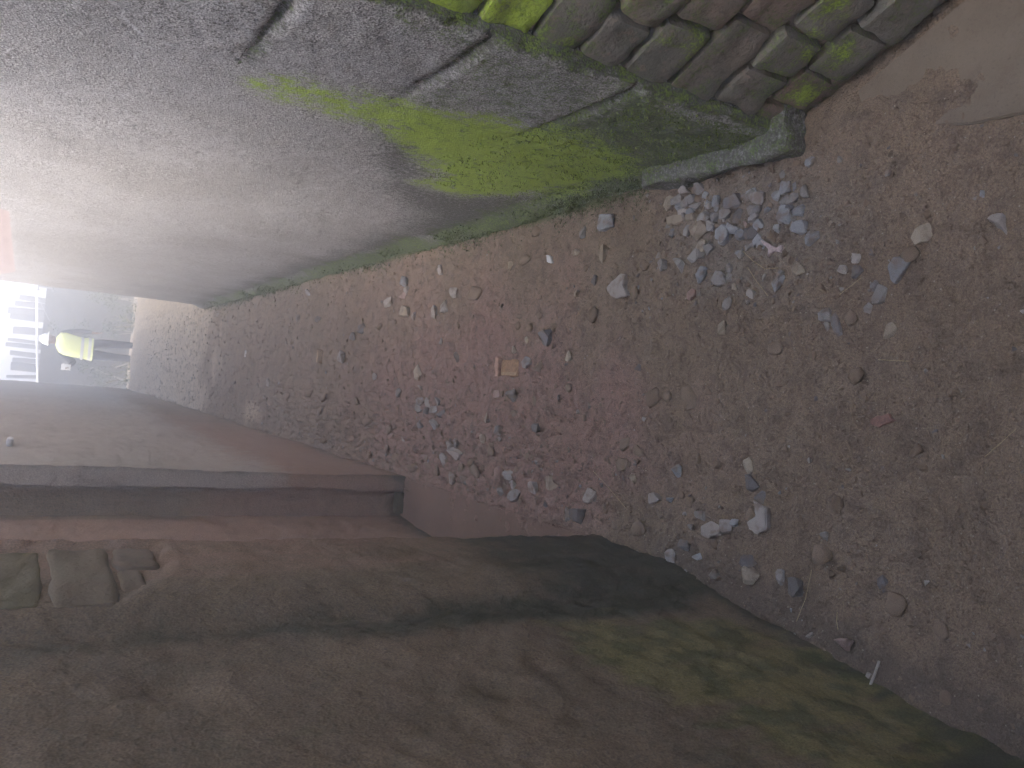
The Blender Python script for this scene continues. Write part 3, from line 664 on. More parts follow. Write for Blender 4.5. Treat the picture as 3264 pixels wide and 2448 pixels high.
# the face looks to the right: nose and chin
b = len(bv); bv += [(0.145, -0.03, 1.578), (0.12, -0.025, 1.528)]; be += [(idx['hd'], b), (idx['nt'], b + 1)]; brr += [0.016, 0.03]
skin('body', bv, be, brr, M_SKIN)
def sub_skin(name, keys, edges, grow_, mat):
    v = [J[k] for k in keys]; e = [(keys.index(a), keys.index(c)) for a, c in edges]
    r = [tuple(x + grow_ for x in RR[k]) if isinstance(RR[k], tuple) else RR[k] + grow_ for k in keys]
    return skin(name, v, e, r, mat)
sub_skin('trousers', ['pel', 'wai', 'lh', 'lk', 'la', 'rh', 'rk', 'ra'], [('pel', 'wai'), ('pel', 'lh'), ('lh', 'lk'), ('lk', 'la'), ('pel', 'rh'), ('rh', 'rk'), ('rk', 'ra')], 0.018, M_DARKCL)
sub_skin('jacket', ['che', 'wai', 'nb', 'ls', 'le', 'lw', 'rs', 're', 'rw'], [('wai', 'che'), ('che', 'nb'), ('nb', 'ls'), ('ls', 'le'), ('le', 'lw'), ('nb', 'rs'), ('rs', 're'), ('re', 'rw')], 0.012, M_DARKCL)
for a_, t_ in (('la', 'lt'), ('ra', 'rtt')): sub_skin('boot', [a_, t_], [(a_, t_)], 0.014, M_BOOT)
def rings(levels, nseg=28, close_top=False):
    V, Fc = [], []
    for cx, cy, z_, rx, ry in levels:
        for j in range(nseg):
            t = 2 * math.pi * j / nseg; c_, s_ = math.cos(t), math.sin(t)
            V.append((cx + rx * math.copysign(abs(c_) ** 0.8, c_), cy + ry * math.copysign(abs(s_) ** 0.8, s_), z_))
    for k in range(len(levels) - 1):
        for j in range(nseg): Fc.append([k * nseg + j, k * nseg + (j + 1) % nseg, (k + 1) * nseg + (j + 1) % nseg, (k + 1) * nseg + j])
    if close_top: Fc.append([(len(levels) - 1) * nseg + j for j in range(nseg)])
    return mesh(V, Fc)
vl = [(-0.06, 0, 0.84, 0.225, 0.165), (-0.055, 0, 0.92, 0.215, 0.158), (-0.045, 0, 1.04, 0.20, 0.15), (-0.02, 0, 1.20, 0.215, 0.165), (0.005, 0, 1.33, 0.225, 0.17), (0.02, 0, 1.41, 0.20, 0.155), (0.03, 0, 1.46, 0.12, 0.115), (0.035, 0.0, 1.48, 0.08, 0.078)]
vest = link('vest', rings(vl), M_VEST, person)
for z_ in (0.90, 1.03):
    link('reflective_band', rings([(-0.055, 0, z_ - 0.025, 0.2245, 0.1665), (-0.05, 0, z_ + 0.025, 0.221, 0.1645)]), M_BAND, vest)
hl = [(0.07, 0.02, 1.605, 0.14, 0.155), (0.07, 0.015, 1.615, 0.14, 0.155), (0.065, 0.01, 1.62, 0.112, 0.13), (0.065, 0.01, 1.68, 0.106, 0.122), (0.065, 0.01, 1.725, 0.075, 0.09), (0.065, 0.01, 1.742, 0.03, 0.035)]
link('helmet', rings(hl, 24, True), M_HELM, person)
pp, _ = lumpy_box(PX - 0.50, PX - 0.38, PY - 0.30, PY - 0.29, PZ + 1.20, PZ + 1.36, 3, 0.004, 0.006, 3)
tag(link('paper_sheet', pp, M_HELM), 'white sheet held in the left hand of the person in the vest', 'paper')

# ---------------------------------------------------------------- loose stones on the path
def hull(pts):
    bm = bmesh.new()
    for p in pts: bm.verts.new(p)
    r = bmesh.ops.convex_hull(bm, input=bm.verts[:])
    junk = [g for g in r['geom_interior'] if isinstance(g, bmesh.types.BMVert)]
    if junk: bmesh.ops.delete(bm, geom=junk, context='VERTS')
    bmesh.ops.delete(bm, geom=[v for v in bm.verts if not v.link_faces], context='VERTS')
    return bm

def stone_mesh(rng, n=15, chip=0.0, bevel=0.06):
    p = rng.normal(size=(n, 3)); p /= np.linalg.norm(p, axis=1)[:, None]
    p *= rng.uniform(0.86, 1.04, (n, 1)); e = rng.uniform(0.75, 1.0); p = np.sign(p) * np.abs(p) ** e
    bm = hull(p); bmesh.ops.dissolve_limit(bm, angle_limit=math.radians(14), verts=bm.verts[:], edges=bm.edges[:])
    if bevel: bmesh.ops.bevel(bm, geom=bm.edges[:] + bm.verts[:], offset=bevel, segments=1, affect='EDGES', clamp_overlap=True)
    me = bpy.data.meshes.new('stone'); bm.to_mesh(me); bm.free()
    co = np.empty(len(me.vertices) * 3, np.float32); me.vertices.foreach_get('co', co); co = co.reshape(-1, 3)
    lo, hi = co.min(0), co.max(0); co = (co - (lo + hi) / 2) / ((hi - lo) / 2)
    me.vertices.foreach_set('co', co.ravel()); me.update(); return me

STONE_MATS = dict(
    p=mat_stone('pale_stone', (0.37, 0.335, 0.31), (0.47, 0.43, 0.40)), t=mat_stone('tan_stone', (0.34, 0.28, 0.215), (0.43, 0.37, 0.29)),
    g=mat_stone('grey_stone', (0.26, 0.245, 0.235), (0.37, 0.35, 0.34)), b=mat_stone('bluish_stone', (0.25, 0.262, 0.285), (0.37, 0.385, 0.41)),
    d=mat_stone('dark_stone', (0.15, 0.14, 0.14), (0.22, 0.21, 0.215)), n=mat_stone('soil_clod', (0.21, 0.152, 0.105), (0.27, 0.20, 0.145), 0.7),
    r=mat_stone('reddish_stone', (0.34, 0.22, 0.19), (0.45, 0.33, 0.30)))
STONES = """0.515 2.228 0.058 0.024 t|long pale tan pebble pointing across the path below the mossy wall
0.542 2.401 0.022 0.049 t|flat tan stone on the path, just nearer than the white scrap
0.604 2.356 0.033 0.045 g|~larger grey stone on the path around the orange packet
0.619 2.215 0.048 0.069 b|bluish grey rock in the soil at the foot of the bright moss patch
0.657 2.694 0.037 0.045 n|~larger soil brown clod on the path around the orange packet
0.55 2.743 0.031 0.056 n|~larger soil brown clod on the path around the orange packet
0.545 2.851 0.045 0.025 t|~larger tan stone on the path around the orange packet
0.576 3.493 0.045 0.027 p|~larger pale grey stone on the path beyond the orange packet
0.457 3.324 0.043 0.056 p|~larger pale grey stone on the path beyond the orange packet
0.445 3.149 0.055 0.091 n|~larger soil brown clod on the path beyond the orange packet
0.395 3.391 0.058 0.044 p|~larger pale grey stone on the path beyond the orange packet
0.372 3.5 0.059 0.033 p|~larger pale grey stone on the path beyond the orange packet
0.367 3.732 0.031 0.044 p|~larger pale grey stone on the path beyond the orange packet
0.234 3.423 0.029 0.039 g|~larger grey stone on the path beyond the orange packet
0.164 3.255 0.041 0.036 g|~larger grey stone on the path beyond the orange packet
0.082 3.653 0.053 0.05 t|~larger tan stone on the path beyond the orange packet
0.013 3.611 0.022 0.049 p|~larger pale grey stone on the path beyond the orange packet
0.376 2.901 0.016 0.025 g|~small grey stone on the path around the orange packet
0.325 2.615 0.024 0.043 n|~larger soil brown clod on the path around the orange packet
0.326 2.754 0.018 0.032 n|~small soil brown clod on the path around the orange packet
0.281 2.667 0.03 0.04 n|~larger soil brown clod on the path around the orange packet
0.29 2.755 0.031 0.028 n|~small soil brown clod on the path around the orange packet
0.275 2.49 0.028 0.032 n|~small soil brown clod on the path around the orange packet
0.234 2.525 0.051 0.057 d|dark brown rounded stone in the middle of the path beyond the large pale slab
0.228 2.678 0.03 0.018 t|~small tan stone on the path around the orange packet
0.194 2.768 0.027 0.023 t|~small tan stone on the path around the orange packet
0.144 2.661 0.041 0.044 g|grey wedge of stone right beside the crushed orange packet
0.133 2.568 0.04 0.042 n|~larger soil brown clod on the path around the orange packet
0.167 2.396 0.033 0.03 t|small tan triangular stone on bare soil, nearer than the orange packet
0.013 2.869 0.028 0.03 r|small pink pebble lying left of the orange packet
0.012 2.746 0.045 0.051 d|~larger dark grey stone on the path around the orange packet
-0.002 2.586 0.034 0.025 n|~small soil brown clod in front of the corner of the dark left wall
-0.087 2.934 0.044 0.02 t|~larger tan stone in the rubble beside the far half of the doorstep
-0.13 2.807 0.033 0.033 g|~small grey stone in the rubble beside the near half of the doorstep
-0.101 2.548 0.031 0.037 d|~larger dark grey stone in the rubble beside the near half of the doorstep
-0.058 2.724 0.024 0.036 n|~larger soil brown clod in the rubble beside the near half of the doorstep
-0.175 2.936 0.034 0.036 t|~larger tan stone in the rubble beside the far half of the doorstep
-0.215 2.845 0.037 0.049 n|~larger soil brown clod in the rubble beside the near half of the doorstep
0.056 2.383 0.027 0.038 n|~larger soil brown clod on the path around the orange packet
0.041 1.915 0.047 0.056 n|flat brown stone half buried in the middle of the path, larger of a pair
0.046 1.86 0.027 0.032 n|flat brown stone half buried in the path, smaller of a pair
0.046 1.761 0.062 0.045 n|broad brown stone sunk in the path with a raised near edge
-0.128 1.944 0.023 0.046 n|~larger soil brown clod in the rubble beside the near half of the doorstep
-0.11 2.024 0.034 0.048 n|~larger soil brown clod in the rubble beside the near half of the doorstep
0.345 1.766 0.031 0.03 r|~small pinkish red stone on the outer side of the crushed stone scatter
0.31 2.265 0.053 0.042 n|~larger soil brown clod on bare soil level with the pale kite shaped slab
0.39 2.373 0.022 0.026 t|~small tan stone on the path around the orange packet
0.431 2.272 0.032 0.021 d|~small dark grey stone on bare soil level with the pale kite shaped slab
0.373 2.045 0.035 0.024 n|~small soil brown clod on the outer side of the crushed stone scatter
0.423 2.177 0.021 0.027 n|~small soil brown clod on the outer side of the crushed stone scatter
-0.048 3.572 0.03 0.055 g|~larger grey stone in front of the corner of the dark left wall
-0.054 3.485 0.033 0.06 g|~larger grey stone in the rubble beside the far half of the doorstep
-0.043 3.397 0.028 0.057 g|~larger grey stone in front of the corner of the dark left wall
-0.086 3.597 0.033 0.07 g|~larger grey stone in the rubble beside the far half of the doorstep
-0.091 3.495 0.029 0.053 d|~larger dark grey stone in the rubble beside the far half of the doorstep
-0.083 3.414 0.028 0.051 g|~larger grey stone in the rubble beside the far half of the doorstep
-0.099 3.345 0.035 0.062 d|~larger dark grey stone in the rubble beside the far half of the doorstep
-0.15 3.376 0.032 0.057 g|~larger grey stone in the rubble beside the far half of the doorstep
-0.164 3.572 0.033 0.062 d|~larger dark grey stone in the rubble beside the far half of the doorstep
-0.237 3.231 0.047 0.083 p|pale grey chip of stone, upper one of the pile by the left wall recess
-0.261 3.166 0.04 0.087 p|broad pale stone in the pile near the left wall recess
-0.214 3.163 0.033 0.037 p|~larger pale grey stone in the rubble beside the far half of the doorstep
-0.296 3.283 0.034 0.061 g|~larger grey stone in the rubble beside the far half of the doorstep
-0.365 3.172 0.04 0.058 p|pale square chip against the reddish doorstep edge
-0.355 3.332 0.034 0.075 n|~larger soil brown clod in the rubble beside the far half of the doorstep
-0.28 3.033 0.032 0.054 n|~larger soil brown clod in the rubble beside the far half of the doorstep
-0.365 4.171 0.033 0.053 n|~larger soil brown clod in the rubble beside the far half of the doorstep
-0.212 2.862 0.043 0.059 n|~larger soil brown clod in the rubble beside the near half of the doorstep
-0.295 2.717 0.041 0.055 g|~larger grey stone in the rubble beside the near half of the doorstep
-0.303 2.783 0.048 0.033 r|~larger pinkish red stone in the rubble beside the near half of the doorstep
-0.334 2.679 0.035 0.027 p|~small pale grey stone in the rubble beside the near half of the doorstep
-0.368 2.651 0.046 0.071 g|grey faceted stone close to the near end of the doorstep
-0.364 2.725 0.029 0.037 g|~larger grey stone in the rubble beside the near half of the doorstep
-0.321 2.538 0.045 0.041 p|pale pointed stone standing beside the doorstep's near end
-0.288 2.421 0.048 0.046 t|~larger tan stone in the rubble beside the near half of the doorstep
-0.303 2.191 0.045 0.04 p|pale pointed stone on the soil where the doorstep ends
-0.38 2.302 0.041 0.051 g|~larger grey stone in the rubble beside the near half of the doorstep
-0.372 2.24 0.046 0.056 d|~larger dark grey stone in the rubble beside the near half of the doorstep
-0.313 3.096 0.032 0.055 n|~larger soil brown clod in the rubble beside the far half of the doorstep
-0.31 2.96 0.038 0.062 n|~larger soil brown clod in the rubble beside the far half of the doorstep
-0.362 3.073 0.032 0.055 n|~larger soil brown clod in the rubble beside the far half of the doorstep
-0.373 3.605 0.037 0.07 n|~larger soil brown clod in the rubble beside the far half of the doorstep
-0.344 3.816 0.038 0.077 n|~larger soil brown clod in the rubble beside the far half of the doorstep
-0.341 3.457 0.035 0.066 n|~larger soil brown clod in the rubble beside the far half of the doorstep
-0.318 3.942 0.039 0.081 n|~larger soil brown clod in the rubble beside the far half of the doorstep
-0.264 1.863 0.036 0.041 p|pale grey three sided stone left of the path's middle
-0.214 1.966 0.023 0.032 t|~small tan stone in the rubble beside the near half of the doorstep
-0.168 1.783 0.033 0.031 b|small bluish white stone alone on the bare soil left of middle
-0.127 1.525 0.038 0.04 t|pale tan rounded stone above a dark one, near the two pale slabs
-0.164 1.5 0.039 0.037 d|dark grey rock touching the pale tan rounded stone
-0.2 1.469 0.027 0.032 d|dark stone behind the large crescent shaped pale slab
-0.246 1.509 0.035 0.042 n|brown stone in the hollow of the large crescent shaped pale slab
-0.311 1.623 0.041 0.06 p|large pale oval stone, bigger of the split pair near the left wall
-0.296 1.587 0.038 0.036 p|pale stone, smaller of the split pair near the left wall
-0.278 1.556 0.022 0.026 b|small bluish stone at the end of the split pale pair
-0.251 1.721 0.034 0.027 n|~small soil brown clod in front of the corner of the dark left wall
-0.277 1.671 0.025 0.038 g|~larger grey stone in front of the corner of the dark left wall
-0.317 1.705 0.017 0.019 g|~small grey stone in front of the corner of the dark left wall
-0.127 1.95 0.028 0.046 n|~larger soil brown clod in the rubble beside the near half of the doorstep
-0.179 2.032 0.038 0.055 n|~larger soil brown clod in the rubble beside the near half of the doorstep
-0.361 1.924 0.041 0.046 n|~larger soil brown clod in the rubble beside the near half of the doorstep
-0.374 2.048 0.019 0.025 n|~small soil brown clod in the rubble beside the near half of the doorstep
-0.414 1.78 0.035 0.031 g|~small grey stone in front of the corner of the dark left wall
-0.394 1.676 0.019 0.033 b|bluish flat stone by the corner of the dark left wall
-0.372 1.726 0.025 0.04 d|~larger dark grey stone in front of the corner of the dark left wall
-0.455 1.712 0.029 0.03 g|~small grey stone in front of the corner of the dark left wall
-0.347 1.62 0.024 0.027 n|~small soil brown clod in front of the corner of the dark left wall
-0.404 1.49 0.042 0.042 t|tan triangular stone on the dark soil by the left wall
-0.383 1.38 0.033 0.027 g|grey stone beside a dark rock near the left wall
-0.399 1.339 0.04 0.04 d|large dark rock near the left wall with a yellow pebble
-0.419 1.36 0.009 0.009 t|tiny yellowish pebble on the dark rock by the left wall
-0.371 1.499 0.031 0.038 d|~larger dark grey stone on the damp soil beside the dark left wall
-0.26 1.267 0.021 0.02 g|~small grey stone on the damp soil beside the dark left wall
-0.303 1.268 0.042 0.045 n|brown stone bedded in the damp soil with a wet grey patch beside it
-0.18 1.24 0.039 0.027 n|~larger soil brown clod on the damp soil beside the dark left wall
-0.486 1.176 0.043 0.019 r|reddish brick shard standing on end near the left wall
-0.525 1.246 0.014 0.009 t|~small tan stone on the damp soil beside the dark left wall
-0.54 1.124 0.013 0.011 p|~small pale grey stone on the damp soil beside the dark left wall
-0.129 1.631 0.025 0.027 n|~small soil brown clod in front of the corner of the dark left wall
-0.123 1.697 0.026 0.019 n|~small soil brown clod in front of the corner of the dark left wall
-0.235 1.757 0.017 0.025 n|~small soil brown clod in front of the corner of the dark left wall
-0.427 1.606 0.024 0.023 g|~small grey stone in front of the corner of the dark left wall
0.247 1.645 0.036 0.03 t|squarish pale pinkish stone on bare soil below the crushed stone scatter
0.313 1.63 0.036 0.027 g|grey wedge shaped stone pointing away from the crushed stone scatter
0.333 1.545 0.023 0.026 p|small pale angular stone at the lower edge of the scatter
0.311 1.555 0.012 0.013 p|~small pale grey stone on the outer side of the crushed stone scatter
0.266 1.308 0.03 0.03 g|~small grey stone on smooth soil at the near end of the path
0.241 1.279 0.048 0.02 d|long dark stone lying at the near end of the path
0.24 1.309 0.022 0.017 g|~small grey stone on smooth soil at the near end of the path
0.399 1.242 0.022 0.027 p|~small pale grey stone between the crushed stone scatter and the concrete slab
0.375 1.273 0.018 0.027 p|pale white flat stone near the concrete slab
0.366 1.235 0.029 0.026 d|~small dark grey stone between the crushed stone scatter and the concrete slab
0.257 1.238 0.029 0.026 n|~small soil brown clod on smooth soil at the near end of the path
0.226 1.145 0.034 0.024 t|tan stone half sunk in smooth soil near the bottom of the path
0.361 1.121 0.052 0.042 b|largest grey rock with a pointed end near the concrete slab
0.307 1.171 0.039 0.028 g|~larger grey stone between the crushed stone scatter and the concrete slab
0.329 1.187 0.028 0.022 d|~small dark grey stone between the crushed stone scatter and the concrete slab
0.28 1.201 0.021 0.019 g|~small grey stone between the crushed stone scatter and the concrete slab
0.122 1.224 0.032 0.036 n|greenish brown stone sunk in smooth soil in the near middle
0.188 1.455 0.032 0.036 n|~larger soil brown clod on smooth soil at the near end of the path
-0.036 1.072 0.026 0.028 n|~small soil brown clod on the damp soil beside the dark left wall
0.433 1.074 0.044 0.034 t|large tan stone next to the concrete slab's edge
0.43 0.913 0.04 0.036 p|big pale stone at the corner of the concrete slab
0.392 1.099 0.034 0.038 n|~larger soil brown clod between the crushed stone scatter and the concrete slab
0.251 0.855 0.012 0.009 p|~small pale grey stone on smooth soil at the near end of the path
0.665 1.846 0.032 0.032 p|pale chip resting against the foot of the plinth, farthest of the scatter
0.64 1.871 0.032 0.041 g|~larger grey stone touching the foot of the mossy plinth
0.626 1.827 0.024 0.048 g|~larger grey stone touching the foot of the mossy plinth
0.636 1.908 0.04 0.025 t|tan oval stone at the far edge of the crushed stone scatter
0.596 1.839 0.025 0.036 p|bluish white chip beside the long flat pale mortar piece
0.606 1.785 0.017 0.038 g|~larger grey stone touching the foot of the mossy plinth
0.632 1.778 0.027 0.023 n|~small soil brown clod touching the foot of the mossy plinth
0.633 1.747 0.02 0.019 b|~small bluish grey stone touching the foot of the mossy plinth
0.598 1.694 0.037 0.033 b|~larger bluish grey stone in the thick of the crushed stone scatter
0.591 1.631 0.036 0.052 d|largest dark slate coloured stone against the foot of the plinth
0.598 1.579 0.016 0.012 p|small pale pebble against the plinth, near the dark slate coloured stone
0.59 1.542 0.022 0.011 g|~small grey stone in the thick of the crushed stone scatter
0.597 1.447 0.03 0.027 b|bluish block shaped stone touching the near end of the plinth
0.597 1.422 0.021 0.01 b|~small bluish grey stone in the thick of the crushed stone scatter
0.566 1.425 0.027 0.038 g|~larger grey stone in the thick of the crushed stone scatter
0.575 1.392 0.032 0.023 g|~small grey stone in the thick of the crushed stone scatter
0.542 1.43 0.018 0.021 d|~small dark grey stone in the thick of the crushed stone scatter
0.532 1.401 0.027 0.032 b|~small bluish grey stone in the thick of the crushed stone scatter
0.514 1.424 0.024 0.026 g|~small grey stone in the thick of the crushed stone scatter
0.488 1.394 0.032 0.04 b|large greenish grey stone on the side of the scatter nearest the camera
0.604 1.742 0.024 0.015 b|~small bluish grey stone touching the foot of the mossy plinth
0.574 1.738 0.024 0.019 g|~small grey stone in the thick of the crushed stone scatter
0.559 1.703 0.03 0.029 g|~small grey stone in the thick of the crushed stone scatter
0.563 1.657 0.023 0.039 g|~larger grey stone in the thick of the crushed stone scatter
0.551 1.665 0.013 0.012 p|~small pale grey stone in the thick of the crushed stone scatter
0.555 1.614 0.042 0.024 d|~larger dark grey stone in the thick of the crushed stone scatter
0.557 1.541 0.028 0.026 d|~small dark grey stone in the thick of the crushed stone scatter
0.534 1.55 0.022 0.029 g|~small grey stone in the thick of the crushed stone scatter
0.513 1.532 0.025 0.029 b|~small bluish grey stone in the thick of the crushed stone scatter
0.495 1.47 0.024 0.021 b|~small bluish grey stone in the thick of the crushed stone scatter
0.508 1.657 0.042 0.039 b|light grey pyramid shaped stone, left of the pair in the middle of the scatter
0.516 1.626 0.026 0.041 b|light grey stone, right of the pair in the middle of the scatter
0.53 1.751 0.041 0.053 t|rounded tan and grey stone in front of the long flat mortar piece
0.535 1.807 0.031 0.027 g|~small grey stone in the thick of the crushed stone scatter
0.483 1.735 0.03 0.03 t|~small tan stone in the thick of the crushed stone scatter
0.47 1.709 0.03 0.029 g|~small grey stone in the thick of the crushed stone scatter
0.494 1.553 0.034 0.036 d|~larger dark grey stone in the thick of the crushed stone scatter
0.466 1.52 0.037 0.025 n|~larger soil brown clod in the thick of the crushed stone scatter
0.521 1.581 0.019 0.013 r|~small pinkish red stone in the thick of the crushed stone scatter
0.46 1.763 0.037 0.042 g|~larger grey stone in the thick of the crushed stone scatter
0.445 1.59 0.025 0.017 g|~small grey stone on the outer side of the crushed stone scatter
0.434 1.835 0.038 0.052 g|squarish grey brown stone at the left edge of the scatter
0.444 1.907 0.028 0.033 g|~small grey stone on the outer side of the crushed stone scatter
0.457 2.009 0.03 0.036 n|~larger soil brown clod in the thick of the crushed stone scatter
0.398 1.734 0.04 0.037 b|~larger bluish grey stone on the outer side of the crushed stone scatter
0.38 1.66 0.036 0.039 g|~larger grey stone on the outer side of the crushed stone scatter
0.412 1.635 0.023 0.027 g|~small grey stone on the outer side of the crushed stone scatter
0.355 1.458 0.042 0.039 b|big bluish angular stone alone below the crushed stone scatter
0.386 1.397 0.032 0.034 t|~small tan stone on the outer side of the crushed stone scatter
0.379 1.448 0.018 0.018 g|~small grey stone on the outer side of the crushed stone scatter
0.372 1.5 0.018 0.012 g|~small grey stone on the outer side of the crushed stone scatter
0.359 1.609 0.019 0.02 t|~small tan stone on the outer side of the crushed stone scatter
0.383 1.629 0.026 0.02 g|~small grey stone on the outer side of the crushed stone scatter
0.359 1.561 0.012 0.019 n|~small soil brown clod on the outer side of the crushed stone scatter
0.347 1.766 0.027 0.03 r|~small pinkish red stone on the outer side of the crushed stone scatter
0.32 1.682 0.02 0.018 n|~small soil brown clod on the outer side of the crushed stone scatter
0.541 1.877 0.025 0.016 b|~small bluish grey stone in the thick of the crushed stone scatter
0.555 3.923 0.049 0.08 b|bluish grey stone near the far moss strip, upper one of a short row
0.504 3.877 0.037 0.047 p|~larger pale grey stone on the path beyond the orange packet
0.478 3.9 0.033 0.056 r|~larger pinkish red stone on the path beyond the orange packet
0.46 4.129 0.051 0.07 p|~larger pale grey stone on the path beyond the orange packet
0.394 3.858 0.048 0.086 t|~larger tan stone on the path beyond the orange packet
0.614 5.61 0.034 0.075 b|~larger bluish grey stone on the path around the upright wood block
0.327 4.486 0.046 0.079 d|~larger dark grey stone on the path around the upright wood block
0.281 4.601 0.037 0.072 d|~larger dark grey stone on the path around the upright wood block
0.332 4.232 0.026 0.054 n|~larger soil brown clod on the path around the upright wood block
0.056 4.243 0.034 0.063 g|~larger grey stone on the path around the upright wood block
-0.018 3.887 0.04 0.055 g|~larger grey stone in front of the corner of the dark left wall
0.087 3.657 0.068 0.043 t|~larger tan stone on the path beyond the orange packet
0.165 4.764 0.057 0.11 g|grey stone on the path just nearer than the upright tan block
0.419 5.35 0.032 0.071 d|~larger dark grey stone on the path around the upright wood block
0.446 5.778 0.035 0.076 d|~larger dark grey stone on the path around the upright wood block
-0.248 3.76 0.023 0.037 p|~larger pale grey stone in the rubble beside the far half of the doorstep
-0.298 4.293 0.034 0.074 n|~larger soil brown clod on the path around the upright wood block
-0.094 5.011 0.039 0.087 n|~larger soil brown clod on the path around the upright wood block
-0.08 5.398 0.042 0.093 n|~larger soil brown clod on the path around the upright wood block
-0.119 5.858 0.045 0.1 n|~larger soil brown clod on the path around the upright wood block
-0.088 4.466 0.036 0.078 n|~larger soil brown clod on the path around the upright wood block
-0.2 4.724 0.037 0.082 n|~larger soil brown clod on the path around the upright wood block
-0.037 6.442 0.044 0.096 g|~larger grey stone on the path around the upright wood block
-0.176 6.625 0.051 0.112 n|~larger soil brown clod at the far end of the path
-0.184 5.076 0.04 0.087 n|~larger soil brown clod on the path around the upright wood block
-0.196 4.272 0.034 0.073 n|~larger soil brown clod on the path around the upright wood block
-0.213 3.941 0.036 0.072 n|~larger soil brown clod in the rubble beside the far half of the doorstep
-0.333 1.116 0.026 0.021 d|~small dark grey stone on the damp soil beside the dark left wall
-0.374 1.08 0.042 0.044 n|brown rounded stone in a shadowed hollow at the near end
-0.402 0.974 0.034 0.029 n|dark brown stone sunk in the soil in the near left corner
-0.542 1.124 0.013 0.009 p|~small pale grey stone on the damp soil beside the dark left wall
-0.528 0.946 0.027 0.021 n|~small soil brown clod on the damp soil beside the dark left wall"""
rs = np.random.default_rng(21)
extra = []
for k in range(28):                                  # the loose filling of the crushed stone scatter
    X, Y = float(np.clip(rs.normal(0.55, 0.075), 0.46, 0.655)), float(np.clip(rs.normal(1.58, 0.16), 1.36, 1.95))
    s_ = float(rs.uniform(0.016, 0.032)); extra.append(f'{X:.3f} {Y:.3f} {s_:.3f} {s_ * rs.uniform(0.8, 1.5):.3f} {"gb"[k % 2]}|~small {("grey", "bluish grey")[k % 2]} stone in the thick of the crushed stone scatter')
STONES = STONES.strip() + '\n' + '\n'.join(extra)
STONE_SHAPES = [stone_mesh(rs, int(rs.integers(11, 18)), bevel=0.05) for _ in range(40)]
CLOD_SHAPES = [stone_mesh(rs, int(rs.integers(20, 28)), bevel=0.0) for _ in range(16)]
shape_cache = {}
for k, ln in enumerate(STONES.strip().split('\n')):
    d_, lab = ln.split('|'); q = d_.split(); X, Y, sx, sy = map(float, q[:4]); c = q[4]
    pool = CLOD_SHAPES if c == 'n' else STONE_SHAPES
    j = int(rs.integers(len(pool))); key = (c, j)
    if key not in shape_cache:
        me = pool[j].copy(); me.materials.clear(); me.materials.append(STONE_MATS[c])
        if c == 'n': me.polygons.foreach_set('use_smooth', [True] * len(me.polygons))
        shape_cache[key] = me
    o = bpy.data.objects.new('soil_clod' if c == 'n' else 'loose_stone', shape_cache[key]); COL.objects.link(o)
    hx, hy = sx * 0.60, sy * 0.60
    hz = min(hx, hy) * float(rs.uniform(0.55, 0.85)) * (0.8 if c == 'n' else 1.0)
    sink = 0.25 if c == 'n' else float(rs.uniform(0.08, 0.5))
    if 'standing on end' in lab: hx, hy, hz, sink = 0.016, 0.012, 0.035, 0.7
    o.scale = (hx, hy, hz); o.rotation_euler = (float(rs.uniform(-0.25, 0.25)), float(rs.uniform(-0.25, 0.25)), float(rs.uniform(-0.5, 0.5)))
    o.location = (X, Y, float(ground_z(X, Y)) + hz * sink)
    cat = 'clod' if c == 'n' else 'stone'
    if lab[0] == '~':
        lab = lab[1:]; place = lab.split(' clod ' if ' clod ' in lab else ' stone ', 1)[1]
        tag(o, lab, cat, ('soil clods ' if c == 'n' else 'loose stones ') + place)
    else: tag(o, lab, cat)

def flat_piece(poly, th, z, rng, sub=1, tilt=0.0):
    """thin broken slab from an outline"""
    cx = sum(p[0] for p in poly) / len(poly); cy = sum(p[1] for p in poly) / len(poly)
    bm = bmesh.new(); vs = []
    n = len(poly)
    for k in range(n):
        a, b = poly[k], poly[(k + 1) % n]
        for t in (0, 0.33, 0.66):
            jx, jy = rng.normal(size=2) * 0.0012
            vs.append(bm.verts.new((a[0] + (b[0] - a[0]) * t + jx - cx, a[1] + (b[1] - a[1]) * t + jy - cy, th)))
    f = bm.faces.new(vs); f.normal_update()
    if f.normal.z < 0: f.normal_flip()
    r = bmesh.ops.extrude_face_region(bm, geom=[f])
    for v in [g for g in r['geom'] if isinstance(g, bmesh.types.BMVert)]:
        v.co.z = -0.006; v.co.x *= 1.03; v.co.y *= 1.03
    bmesh.ops.recalc_face_normals(bm, faces=bm.faces[:])
    bmesh.ops.bevel(bm, geom=[e for e in bm.edges if all(v.co.z > th * 0.9 for v in e.verts)], offset=th * 0.25, segments=2, affect='EDGES')
    bmesh.ops.triangulate(bm, faces=bm.faces[:])
    for v in bm.verts: v.co.z += tilt * v.co.y
    me = bpy.data.meshes.new('m'); bm.to_mesh(me); bm.free(); return me, (cx, cy, z)
def put_flat(name, poly, th, mat, label, cat, tilt=0.0):
    cx = sum(p[0] for p in poly) / len(poly); cy = sum(p[1] for p in poly) / len(poly)
    me, loc = flat_piece(poly, th, float(ground_z(cx, cy)) + 0.004, rs, tilt=tilt)
    o = link(name, me, mat, angle=35); o.location = loc; return tag(o, label, cat)
put_flat('loose_stone', [(0.395, 2.181), (0.438, 2.114), (0.433, 2.09), (0.401, 2.094), (0.365, 2.07), (0.358, 2.131), (0.376, 2.166)], 0.012, STONE_MATS['p'], 'large pale kite shaped slab of stone lying alone on the path', 'stone', 0.05)
put_flat('loose_stone', [(-0.21, 1.495), (-0.222, 1.446), (-0.274, 1.443), (-0.294, 1.471), (-0.285, 1.502), (-0.27, 1.509), (-0.25, 1.485), (-0.23, 1.485)], 0.014, STONE_MATS['p'], 'large crescent shaped pale slab near the left wall', 'stone')
